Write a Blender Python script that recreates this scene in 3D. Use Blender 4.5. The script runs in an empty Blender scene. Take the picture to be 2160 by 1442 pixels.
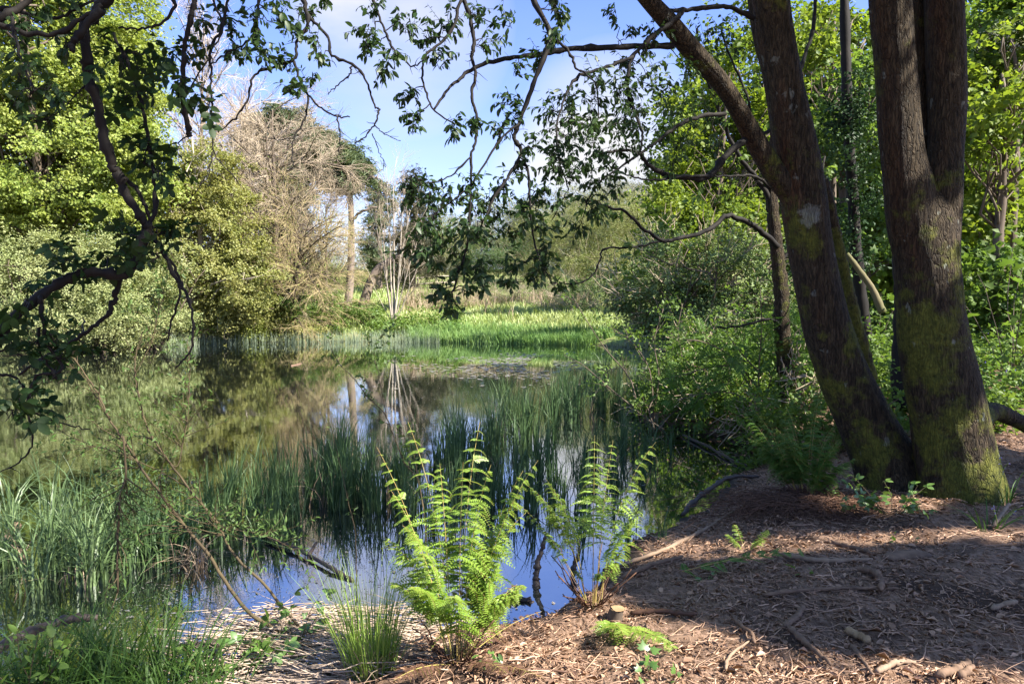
import bpy, math, random
import numpy as np
R = math.radians
rng = np.random.default_rng(7)
random.seed(7)
SC = bpy.context.scene
COL = SC.collection

# ------------------------------------------------------------------ camera
F_PX, CX, CY, CAM_Z, PITCH = 1440.0, 1080.0, 721.0, 1.75, R(3.22)
cam = bpy.data.cameras.new('camera')
cam.lens = 24.0; cam.sensor_width = 36.0; cam.clip_start = 0.05; cam.clip_end = 3000
cam_o = bpy.data.objects.new('camera', cam); COL.objects.link(cam_o)
cam_o.location = (0, 0, CAM_Z); cam_o.rotation_euler = (R(90) - PITCH, 0, 0)
SC.camera = cam_o

# ------------------------------------------------------------------ sky, sun, exposure
SUN_EL, SUN_BEHIND = R(45), R(25)          # sun stands to the right and a little behind
SUN = np.array([math.cos(SUN_EL) * math.cos(SUN_BEHIND), -math.cos(SUN_EL) * math.sin(SUN_BEHIND), math.sin(SUN_EL)])
FWD0 = np.array([0, math.cos(PITCH), -math.sin(PITCH)]); UPV0 = np.array([0, math.sin(PITCH), math.cos(PITCH)])
W = bpy.data.worlds.new('World'); SC.world = W; W.use_nodes = True
nt = W.node_tree; nt.nodes.clear()
def N(tree, kind): return tree.nodes.new(kind)
out = N(nt, 'ShaderNodeOutputWorld')
sky = N(nt, 'ShaderNodeTexSky'); sky.sky_type = 'NISHITA'; sky.sun_disc = False
sky.sun_elevation = SUN_EL; sky.sun_rotation = math.atan2(SUN[0], SUN[1]); sky.altitude = 50; sky.air_density = 1.0; sky.dust_density = 0.3; sky.ozone_density = 3.5
bg_sky = N(nt, 'ShaderNodeBackground'); bg_sky.inputs['Strength'].default_value = 0.092
bg_cl = N(nt, 'ShaderNodeBackground'); bg_cl.inputs['Color'].default_value = (1, 0.985, 0.97, 1); bg_cl.inputs['Strength'].default_value = 0.27
tc = N(nt, 'ShaderNodeTexCoord'); sep = N(nt, 'ShaderNodeSeparateXYZ')
nt.links.new(tc.outputs['Generated'], sep.inputs[0])
def wm(op, a, b=None):
    n = N(nt, 'ShaderNodeMath'); n.operation = op
    for i, v in enumerate((a, b)):
        if v is None: continue
        if isinstance(v, (int, float)): n.inputs[i].default_value = v
        else: nt.links.new(v, n.inputs[i])
    return n.outputs[0]
zz = wm('ADD', wm('MAXIMUM', sep.outputs[2], 0.0), 0.12)
comb = N(nt, 'ShaderNodeCombineXYZ')
nt.links.new(wm('DIVIDE', sep.outputs[0], zz), comb.inputs[0]); nt.links.new(wm('DIVIDE', sep.outputs[1], zz), comb.inputs[1])
noi = N(nt, 'ShaderNodeTexNoise'); noi.inputs['Scale'].default_value = 0.75; noi.inputs['Detail'].default_value = 7; noi.inputs['Roughness'].default_value = 0.56
mapn = N(nt, 'ShaderNodeMapping'); mapn.inputs['Location'].default_value = (0.43, 0.15, 3.1)
nt.links.new(comb.outputs[0], mapn.inputs[0]); nt.links.new(mapn.outputs[0], noi.inputs['Vector'])
ramp = N(nt, 'ShaderNodeValToRGB'); ramp.color_ramp.elements[0].position = 0.50; ramp.color_ramp.elements[1].position = 0.74
nt.links.new(noi.outputs['Fac'], ramp.inputs[0])
# more cloud low down, where a cloud deck is seen edge-on
low = wm('MULTIPLY', wm('SUBTRACT', 0.30, sep.outputs[2]), 1.0)
fac = wm('MINIMUM', wm('ADD', wm('MULTIPLY', ramp.outputs[0], 0.12), wm('MAXIMUM', low, 0.0)), 0.95)
nb = wm('MULTIPLY', wm('SUBTRACT', noi.outputs['Fac'], 0.28), 3.2)
for cpx, cpy, cr in ((850, 50, .15), (1290, 300, .14), (700, 10, .07), (1200, 410, .12)):      # cumulus in the gap over the pond
    dv = FWD0 + np.array([1., 0, 0]) * ((cpx - 1080) / 1440) + UPV0 * ((721 - cpy) / 1440); dv = dv / np.linalg.norm(dv)
    dn = N(nt, 'ShaderNodeVectorMath'); dn.operation = 'DISTANCE'; nt.links.new(tc.outputs['Generated'], dn.inputs[0]); dn.inputs[1].default_value = tuple(dv)
    fo = wm('MAXIMUM', wm('SUBTRACT', 1.0, wm('DIVIDE', dn.outputs['Value'], cr)), 0.0)
    fac = wm('MINIMUM', wm('ADD', fac, wm('MAXIMUM', wm('MULTIPLY', wm('POWER', fo, 0.7), nb), 0.0)), 0.93)
mixw = N(nt, 'ShaderNodeMixShader')
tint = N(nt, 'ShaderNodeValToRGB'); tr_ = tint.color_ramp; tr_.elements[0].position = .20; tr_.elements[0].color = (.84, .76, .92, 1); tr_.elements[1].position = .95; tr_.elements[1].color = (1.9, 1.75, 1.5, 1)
for tp_, tc_ in ((.38, (.76, .73, .97, 1)), (.56, (.42, .55, 1.0, 1)), (.72, (1.25, 1.2, 1.15, 1))): tr_.elements.new(tp_).color = tc_  # overhead stops brightened to add fill light from sky out of view
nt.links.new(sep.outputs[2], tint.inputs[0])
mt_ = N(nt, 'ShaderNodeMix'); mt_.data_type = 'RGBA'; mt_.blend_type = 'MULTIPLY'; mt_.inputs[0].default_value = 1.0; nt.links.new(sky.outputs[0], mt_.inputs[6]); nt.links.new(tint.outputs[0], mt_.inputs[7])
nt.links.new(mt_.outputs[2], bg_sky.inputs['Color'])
nt.links.new(fac, mixw.inputs[0]); nt.links.new(bg_sky.outputs[0], mixw.inputs[1]); nt.links.new(bg_cl.outputs[0], mixw.inputs[2])
nt.links.new(mixw.outputs[0], out.inputs[0])
sl = bpy.data.lights.new('sun', 'SUN'); sl.energy = 5.0; sl.angle = R(0.55); sl.color = (1.0, 0.94, 0.84)
so = bpy.data.objects.new('sun', sl); COL.objects.link(so); so.location = tuple(SUN * 60)
from mathutils import Vector
so.rotation_euler = Vector(SUN).to_track_quat('Z', 'Y').to_euler()
SC.view_settings.view_transform = 'Standard'; SC.view_settings.look = 'None'; SC.view_settings.exposure = 1.95; SC.view_settings.gamma = 1
SC.render.engine = 'CYCLES'
cy = SC.cycles
cy.max_bounces = 6; cy.diffuse_bounces = 3; cy.glossy_bounces = 3; cy.transmission_bounces = 4; cy.transparent_max_bounces = 4
cy.use_denoising = True; cy.sample_clamp_indirect = 4
try: cy.denoising_input_passes = 'RGB_ALBEDO_NORMAL'; cy.denoising_prefilter = 'ACCURATE'
except Exception: pass
cy.caustics_reflective = False; cy.caustics_refractive = False

# ------------------------------------------------------------------ small maths
def nrm(v): return v / np.maximum(np.linalg.norm(v, axis=-1, keepdims=True), 1e-9)
FWD = np.array([0, math.cos(PITCH), -math.sin(PITCH)]); UPV = np.array([0, math.sin(PITCH), math.cos(PITCH)]); RGT = np.array([1., 0, 0])
def ray(px, py):
    return FWD + RGT * ((px - CX) / F_PX) + UPV * ((CY - py) / F_PX)
def at(px, py, Y):
    d = ray(px, py); return np.array([0, 0, CAM_Z]) + d * (Y / d[1])
def pxs(r, Y): return r * Y / F_PX
def hash3(i, j, k, s):
    n = (i.astype(np.int64) * 73856093) ^ (j.astype(np.int64) * 19349663) ^ (k.astype(np.int64) * 83492791) ^ (s * 2654435761)
    n = (n ^ (n >> 13)) * 1274126177
    n = n ^ (n >> 16)
    return (n & 0xffff) / 65535.0
def vnoise(p, scale=1.0, seed=1):
    p = np.asarray(p, float) * scale
    if p.shape[-1] == 2: p = np.concatenate([p, np.zeros(p.shape[:-1] + (1,))], -1)
    i = np.floor(p).astype(np.int64); f = p - i; f = f * f * (3 - 2 * f)
    r = 0
    for a in (0, 1):
        for b in (0, 1):
            for c in (0, 1):
                w = (f[..., 0] if a else 1 - f[..., 0]) * (f[..., 1] if b else 1 - f[..., 1]) * (f[..., 2] if c else 1 - f[..., 2])
                r = r + w * hash3(i[..., 0] + a, i[..., 1] + b, i[..., 2] + c, seed)
    return r
def fbm(p, scale=1.0, seed=1, octv=4):
    s = 0; a = 0.5
    for o in range(octv):
        s = s + a * vnoise(p, scale * 2 ** o, seed + o); a *= 0.5
    return s / (1 - 0.5 ** octv)
def smooth_path(pts, k=6):
    """Catmull-Rom through pts (n, m) -> denser path"""
    P = np.asarray(pts, float)
    if len(P) < 3:
        t = np.linspace(0, 1, k + 1)[:, None]; return P[0] * (1 - t) + P[-1] * t
    Q = np.vstack([2 * P[0] - P[1], P, 2 * P[-1] - P[-2]])
    o = []
    for i in range(1, len(Q) - 2):
        for s in range(k):
            t = s / k
            o.append(0.5 * ((2 * Q[i]) + (-Q[i-1] + Q[i+1]) * t + (2*Q[i-1] - 5*Q[i] + 4*Q[i+1] - Q[i+2]) * t*t + (-Q[i-1] + 3*Q[i] - 3*Q[i+1] + Q[i+2]) * t**3))
    o.append(P[-1]); return np.array(o)
def rdir(n, r=None):
    return nrm((r or rng).normal(size=(n, 3)))

# ------------------------------------------------------------------ terrain
POND = np.array([(-30,14),(-20,5),(-6,3.0),(-2.6,2.85),(-1.4,2.8),(-0.95,3.1),(-0.45,3.5),(0.0,3.58),(0.3,3.72),(0.55,4.2),(0.85,4.9),(1.4,5.4),(1.9,6.0),
    (2.3,6.8),(2.9,7.6),(3.1,8.4),(2.4,9.3),(1.95,10.0),(3.0,12.5),(4.8,16),(6.5,20),(5.5,25),(3.4,29),(0,30.3),(-5,31.6),(-9,31.6),(-13,30),(-14,27.5),(-15.5,25),(-17,22.5),(-24,20)], float)
def pond_dist(x, y):
    """signed distance to the shore: positive on land"""
    p = np.stack([x, y], -1); d = np.full(x.shape, 1e9); ins = np.zeros(x.shape, bool)
    n = len(POND)
    for i in range(n):
        a, b = POND[i], POND[(i + 1) % n]
        e = b - a; t = np.clip(((p - a) @ e) / (e @ e), 0, 1)
        q = p - a - t[..., None] * e
        d = np.minimum(d, np.hypot(q[..., 0], q[..., 1]))
        c = ((a[1] > y) != (b[1] > y)) & (x < (b[0] - a[0]) * (y - a[1]) / (b[1] - a[1] + 1e-12) + a[0])
        ins ^= c
    return np.where(ins, -d, d)
def height(x, y):
    x = np.asarray(x, float); y = np.asarray(y, float)
    p = np.stack([x, y], -1)
    d = pond_dist(x, y)
    d = d + (vnoise(p, 2.2, 5) - 0.5) * 0.28 + (vnoise(p, 6, 9) - 0.5) * 0.09
    dl = np.maximum(d, 0)
    near = 0.27 * (1 - np.exp(-dl / 0.7)) + 0.03 * np.minimum(dl, 4)
    far = 0.5 * (1 - np.exp(-dl / 1.0)) + 0.098 * np.minimum(dl, 60) + 0.02 * np.maximum(dl - 60, 0)
    s = np.clip((y - 5.2) / 5.0, 0, 1); s = s * s * (3 - 2 * s)
    h = near * (1 - s) + far * s
    h = h + np.where(d > 0, 1 - np.exp(-dl / 0.5), 0) * ((fbm(p, 1.7, 21) - 0.5) * 0.09 + (vnoise(p, 9, 31) - 0.5) * 0.03)
    h = h + np.where(y > 30, (fbm(p, 0.12, 41) - 0.5) * 1.4 * (1 - np.exp(-dl / 8)), 0)
    return np.where(d > 0, h, np.maximum(d * 0.5, -0.6))
def hgt(x, y): return float(height(np.array([x]), np.array([y]))[0])
def ground(px, py, z_off=0.0):
    """where the line of sight through a photo point meets the ground (or the water)"""
    d = ray(px, py); o = np.array([0, 0, CAM_Z])
    ts = np.geomspace(1.2, 120, 900)
    P = o + ts[:, None] * d
    hh = np.maximum(height(P[:, 0], P[:, 1]), 0) + z_off
    k = np.argmax(P[:, 2] <= hh)
    if P[k, 2] > hh[k]: k = len(ts) - 1
    if k > 0:
        a, b = P[k-1], P[k]; fa, fb = a[2] - hh[k-1], b[2] - hh[k]
        t = fa / (fa - fb + 1e-12); return a + (b - a) * t
    return P[k]

# ------------------------------------------------------------------ geometry store
class Geo:
    def __init__(s): s.V = []; s.F = {}; s.n = 0
    def add(s, V, F):
        V = np.asarray(V, float).reshape(-1, 3)
        for f in (F if isinstance(F, (list, tuple)) else [F]):
            f = np.asarray(f, np.int64)
            if f.size: s.F.setdefault(f.shape[1], []).append(f + s.n)
        s.V.append(V); s.n += len(V)
    def inst(s, tpl, rot, pos, scale):
        """many copies of a template (V, [F...]) placed by rotation matrices"""
        TV, TF = tpl; n = len(pos)
        if n == 0: return
        sc = np.asarray(scale, float)
        if sc.ndim == 1: sc = np.repeat(sc[:, None], 3, 1)
        V = np.einsum('nij,nkj->nki', rot, TV[None] * sc[:, None, :]) + pos[:, None, :]
        off = (np.arange(n) * len(TV))[:, None, None]
        s.add(V.reshape(-1, 3), [(f[None] + off).reshape(-1, f.shape[1]) for f in TF])
    def tubes(s, P, rad, sides=5, cap=True):
        """P (N,K,3) paths, rad (N,K)"""
        P = np.asarray(P, float); rad = np.asarray(rad, float)
        if P.ndim == 2: P = P[None]; rad = rad[None]
        n, K = P.shape[:2]
        if n == 0: return
        T = np.empty_like(P); T[:, 1:-1] = P[:, 2:] - P[:, :-2]; T[:, 0] = P[:, 1] - P[:, 0]; T[:, -1] = P[:, -1] - P[:, -2]
        T = nrm(T)
        ref = np.where(np.abs(T[:, 0, 2:3]) < 0.8, np.array([0, 0, 1.]), np.array([1., 0, 0]))
        ang = np.arange(sides) * 2 * math.pi / sides
        V = np.empty((n, K, sides, 3)); u = ref
        for k in range(K):
            u = nrm(u - (u * T[:, k]).sum(-1, keepdims=True) * T[:, k]); w = np.cross(T[:, k], u)
            V[:, k] = P[:, k, None] + rad[:, k, None, None] * (u[:, None] * np.cos(ang)[None, :, None] + w[:, None] * np.sin(ang)[None, :, None])
        k, a = np.meshgrid(np.arange(K - 1), np.arange(sides), indexing='ij'); b = (a + 1) % sides
        q = np.stack([k * sides + a, k * sides + b, (k + 1) * sides + b, (k + 1) * sides + a], -1).reshape(-1, 4)
        off = (np.arange(n) * K * sides)[:, None, None]
        F = [(q[None] + off).reshape(-1, 4)]
        if cap and sides >= 3:
            c0 = np.arange(sides)[::-1][None] ; c1 = np.arange(sides)[None] + (K - 1) * sides
            F.append(np.concatenate([(c0[None] + off).reshape(-1, sides), (c1[None] + off).reshape(-1, sides)]))
        s.add(V.reshape(-1, 3), F)
    def build(s, name, mat, parent=None, origin=(0, 0, 0), smooth=False):
        V = np.concatenate(s.V) if s.V else np.zeros((0, 3))
        o0 = np.array(parent.location) if parent is not None and parent.parent is None else np.asarray(origin, float)
        if parent is not None and parent.parent is not None: o0 = np.array(parent.parent.location)
        V = V - o0
        me = bpy.data.meshes.new(name)
        fs = [np.concatenate(v) for v in s.F.values()]
        tot = np.concatenate([np.full(len(f), f.shape[1]) for f in fs]) if fs else np.zeros(0, int)
        loops = np.concatenate([f.ravel() for f in fs]) if fs else np.zeros(0, int)
        me.vertices.add(len(V)); me.vertices.foreach_set('co', V.astype(np.float32).ravel())
        me.loops.add(len(loops)); me.loops.foreach_set('vertex_index', loops.astype(np.int32))
        me.polygons.add(len(tot)); st = np.concatenate([[0], np.cumsum(tot)[:-1]]) if len(tot) else np.zeros(0)
        me.polygons.foreach_set('loop_start', st.astype(np.int32)); me.polygons.foreach_set('loop_total', tot.astype(np.int32))
        if smooth: me.polygons.foreach_set('use_smooth', np.ones(len(tot), bool))
        me.update(calc_edges=True)
        me.materials.append(mat)
        o = bpy.data.objects.new(name, me); COL.objects.link(o)
        if parent is None: o.location = tuple(np.asarray(origin, float))
        else: o.parent = parent
        return o
def tag(o, label=None, cat=None, group=None, kind=None):
    if label: o['label'] = label
    if cat: o['category'] = cat
    if group: o['group'] = group
    if kind: o['kind'] = kind
    return o
def thing(name, label, cat, loc, group=None):
    o = bpy.data.objects.new(name, None); COL.objects.link(o); o.empty_display_size = 0.1
    o.location = tuple(float(v) for v in loc); return tag(o, label, cat, group)

def frames(axis, normal):
    """rotation matrices whose local y is the axis and local z near the normal"""
    y = nrm(axis); x = nrm(np.cross(y, normal)); z = np.cross(x, y)
    return np.stack([x, y, z], -1)

# ------------------------------------------------------------------ leaf shapes (length 1 along y)
def tpl_ovate(w=0.5, rows=(0, .14, .38, .66, .88, 1), fold=.18, curl=.16):
    prof = [0, .55, 1, .86, .42, 0]; V = [(0, 0, 0)]; F3 = []; F4 = []
    for t, p in list(zip(rows, prof))[1:-1]:
        z = -curl * t * t
        V += [(-w * p / 2, t, z + fold * w * p / 2 * 1.2), (0, t, z), (w * p / 2, t, z + fold * w * p / 2 * 1.2)]
    V.append((0, 1, -curl)); m = len(V) - 1; k = len(rows) - 2
    F3 += [(0, 2, 1), (0, 3, 2)]
    for i in range(k - 1):
        a = 1 + 3 * i; F4 += [(a, a + 1, a + 4, a + 3), (a + 1, a + 2, a + 5, a + 4)]
    a = 1 + 3 * (k - 1); F3 += [(a, a + 1, m), (a + 1, a + 2, m)]
    return np.array(V, float), [np.array(F3), np.array(F4)]
def tpl_kite(w=0.55, fold=0.12, mid=0.45):
    return np.array([(0, 0, 0), (w / 2, mid, fold), (0, 1, -.08), (-w / 2, mid, fold)], float), [np.array([(0, 1, 2), (0, 2, 3)])]
def join(tpls):
    V = []; F = {}; n = 0
    for tv, tf in tpls:
        V.append(tv)
        for f in tf: F.setdefault(f.shape[1], []).append(f + n)
        n += len(tv)
    return np.concatenate(V), [np.concatenate(v) for v in F.values()]
def moved(tpl, ang, pos, s, tilt=0.0, roll=0.0):
    V, F = tpl; V = V * s
    c, q = math.cos(roll), math.sin(roll); V = np.stack([c * V[:, 0] + q * V[:, 2], V[:, 1], -q * V[:, 0] + c * V[:, 2]], -1)
    c, q = math.cos(tilt), math.sin(tilt); V = np.stack([V[:, 0], c * V[:, 1] - q * V[:, 2], q * V[:, 1] + c * V[:, 2]], -1)
    c, q = math.cos(ang), math.sin(ang); V = np.stack([c * V[:, 0] - q * V[:, 1], q * V[:, 0] + c * V[:, 1], V[:, 2]], -1)
    return V + np.array(pos), F
def tpl_spray(n=5, w=.6, seed=0, spread=.55, leaf=.5):
    r = np.random.default_rng(seed); L = []
    for i in range(n):
        L.append(moved(tpl_kite(w), r.uniform(-2.6, 2.6), (r.uniform(-spread, spread), r.uniform(0, .9), r.uniform(-.25, .25)), leaf * r.uniform(.7, 1.15), r.uniform(-.7, .5), r.uniform(-.7, .7)))
    return join(L)
def tpl_pinnate(pairs=2, w=.5, leaf=.45):
    L = [moved(tpl_ovate(w), 0, (0, .62, 0), leaf, -.1)]
    for i in range(pairs):
        y = .12 + .5 * i / max(pairs - 1, 1) * .9
        for sgn in (-1, 1): L.append(moved(tpl_ovate(w), sgn * 1.15, (0, y, 0), leaf * .9, -.15))
    st = np.array([(-.012, 0, 0), (.012, 0, 0), (.008, .64, .01), (-.008, .64, .01)])
    L.append((st, [np.array([(0, 1, 2, 3)])])); return join(L)
def tpl_rowan(pairs=7):
    L = [moved(tpl_kite(.34), 0, (0, .84, -.02), .22)]
    for i in range(pairs):
        y = .14 + .68 * i / (pairs - 1); s = .3 * (1 - .35 * abs(i / (pairs - 1) - .45) * 2)
        for sg in (-1, 1): L.append(moved(tpl_kite(.34), sg * 1.1, (0, y, -.1 * y * y), s, -.25))
    st = np.array([(-.008, 0, 0), (.008, 0, 0), (.006, .86, -.06), (-.006, .86, -.06)])
    L.append((st, [np.array([(0, 1, 2, 3)])])); return join(L)
def tpl_lobed():
    a = np.array([0, 18, 34, 52, 72, 90, 108, 128, 146, 162, 180, 215, 270, 325]); r = np.array([.42, .3, .52, .3, .36, .62, .36, .3, .52, .3, .42, .3, .12, .3])
    V = [(0, .4, 0.04)] + [(math.cos(R(t)) * q, .4 + math.sin(R(t)) * q, -.25 * q * q) for t, q in zip(a, r)]
    n = len(a); return np.array(V, float), [np.array([(0, 1 + i, 1 + (i + 1) % n) for i in range(n)])]
def tpl_triple(w=.62):
    o = tpl_ovate(w); return join([moved(o, 0, (0, .32, 0), .62, -.1), moved(o, 1.25, (0, .3, 0), .5, -.2), moved(o, -1.25, (0, .3, 0), .5, -.2), (np.array([(-.015, 0, 0), (.015, 0, 0), (.012, .33, .01), (-.012, .33, .01)]), [np.array([(0, 1, 2, 3)])])])
OVATE = tpl_ovate(.52); NARROW = tpl_ovate(.3); KITE = tpl_kite(.55); LOBED = tpl_lobed(); ELDER = tpl_pinnate(2, .56, .5); ROWAN = tpl_rowan(); TRIPLE = tpl_triple()
SPRAY = [tpl_spray(5, .62, k) for k in range(4)]; NEEDLE = tpl_spray(9, .12, 11, .25, .8); FINE = tpl_spray(7, .4, 5, .7, .34); BROAD = [tpl_spray(4, .85, 20 + k, .5, .62) for k in range(3)]

# ------------------------------------------------------------------ materials
def new_mat(name):
    m = bpy.data.materials.new(name); m.use_nodes = True; m.node_tree.nodes.clear(); return m, m.node_tree
def lk(t, a, b): t.links.new(a, b)
def mixc(t, fac, a, b, mode='MIX'):
    n = t.nodes.new('ShaderNodeMix'); n.data_type = 'RGBA'; n.blend_type = mode
    for i, v in ((0, fac), (6, a), (7, b)):
        if isinstance(v, (int, float)): n.inputs[i].default_value = v
        elif isinstance(v, tuple): n.inputs[i].default_value = v + (1,) if len(v) == 3 else v
        else: t.links.new(v, n.inputs[i])
    return n.outputs[2]
def noise(t, scale, detail=4, rough=.55, vec=None, stretch=None, dist=0.0):
    n = t.nodes.new('ShaderNodeTexNoise'); n.inputs['Scale'].default_value = scale; n.inputs['Detail'].default_value = detail; n.inputs['Roughness'].default_value = rough; n.inputs['Distortion'].default_value = dist
    c = t.nodes.new('ShaderNodeTexCoord'); src = c.outputs['Object']
    if vec is not None: src = vec
    if stretch:
        mp = t.nodes.new('ShaderNodeMapping'); mp.inputs['Scale'].default_value = stretch; t.links.new(src, mp.inputs[0]); src = mp.outputs[0]
    t.links.new(src, n.inputs['Vector']); return n.outputs['Fac']
def rampv(t, src, p0, p1, c0=(0, 0, 0, 1), c1=(1, 1, 1, 1)):
    r = t.nodes.new('ShaderNodeValToRGB'); r.color_ramp.elements[0].position = p0; r.color_ramp.elements[1].position = p1
    r.color_ramp.elements[0].color = c0; r.color_ramp.elements[1].color = c1; t.links.new(src, r.inputs[0]); return r.outputs[0]
def math_n(t, op, a, b):
    n = t.nodes.new('ShaderNodeMath'); n.operation = op
    for i, v in enumerate((a, b)):
        if isinstance(v, (int, float)): n.inputs[i].default_value = v
        else: t.links.new(v, n.inputs[i])
    return n.outputs[0]
_leafc = {}
def leaf_mat(name, a, b, c=None, trans=.38, gloss=.022, rough=.55, patch=.8):
    """leaf: two-tone by leaf and by patch of the crown, lets light through"""
    if name in _leafc: return _leafc[name]
    m, t = new_mat(name)
    g = t.nodes.new('ShaderNodeNewGeometry')
    f1 = rampv(t, g.outputs['Random Per Island'], 0, 1)
    f2 = rampv(t, noise(t, patch, 2), .35, .65)
    col = mixc(t, f1, a, b); col = mixc(t, f2, col, mixc(t, .5, col, c or b))
    d = t.nodes.new('ShaderNodeBsdfDiffuse'); tr = t.nodes.new('ShaderNodeBsdfTranslucent'); gl = t.nodes.new('ShaderNodeBsdfGlossy'); gl.inputs['Roughness'].default_value = rough
    lk(t, col, d.inputs[0]); lk(t, mixc(t, 1.0, col, (1.15, 1.12, .7), 'MULTIPLY'), tr.inputs[0])
    mx = t.nodes.new('ShaderNodeMixShader'); mx.inputs[0].default_value = trans; lk(t, d.outputs[0], mx.inputs[1]); lk(t, tr.outputs[0], mx.inputs[2])
    m2 = t.nodes.new('ShaderNodeMixShader'); m2.inputs[0].default_value = gloss; lk(t, mx.outputs[0], m2.inputs[1]); lk(t, gl.outputs[0], m2.inputs[2])
    o = t.nodes.new('ShaderNodeOutputMaterial'); lk(t, m2.outputs[0], o.inputs[0]); _leafc[name] = m; return m
def stem_mat(name, a, b, scale=6, rough=.8, bump=.3, stretch=(1, 1, .25)):
    if name in _leafc: return _leafc[name]
    m, t = new_mat(name); n = noise(t, scale, 4, .6, stretch=stretch)
    g = t.nodes.new('ShaderNodeNewGeometry')
    col = mixc(t, rampv(t, n, .35, .68), a, b); col = mixc(t, math_n(t, 'MULTIPLY', g.outputs['Random Per Island'], .5), col, b)
    p = t.nodes.new('ShaderNodeBsdfPrincipled'); p.inputs['Roughness'].default_value = rough; p.inputs['Specular IOR Level'].default_value = .25
    lk(t, col, p.inputs['Base Color'])
    bp = t.nodes.new('ShaderNodeBump'); bp.inputs['Strength'].default_value = bump; bp.inputs['Distance'].default_value = .01; lk(t, noise(t, scale * 5, 3, .6, stretch=stretch), bp.inputs['Height']); lk(t, bp.outputs[0], p.inputs['Normal'])
    o = t.nodes.new('ShaderNodeOutputMaterial'); lk(t, p.outputs[0], o.inputs[0]); _leafc[name] = m; return m

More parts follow.
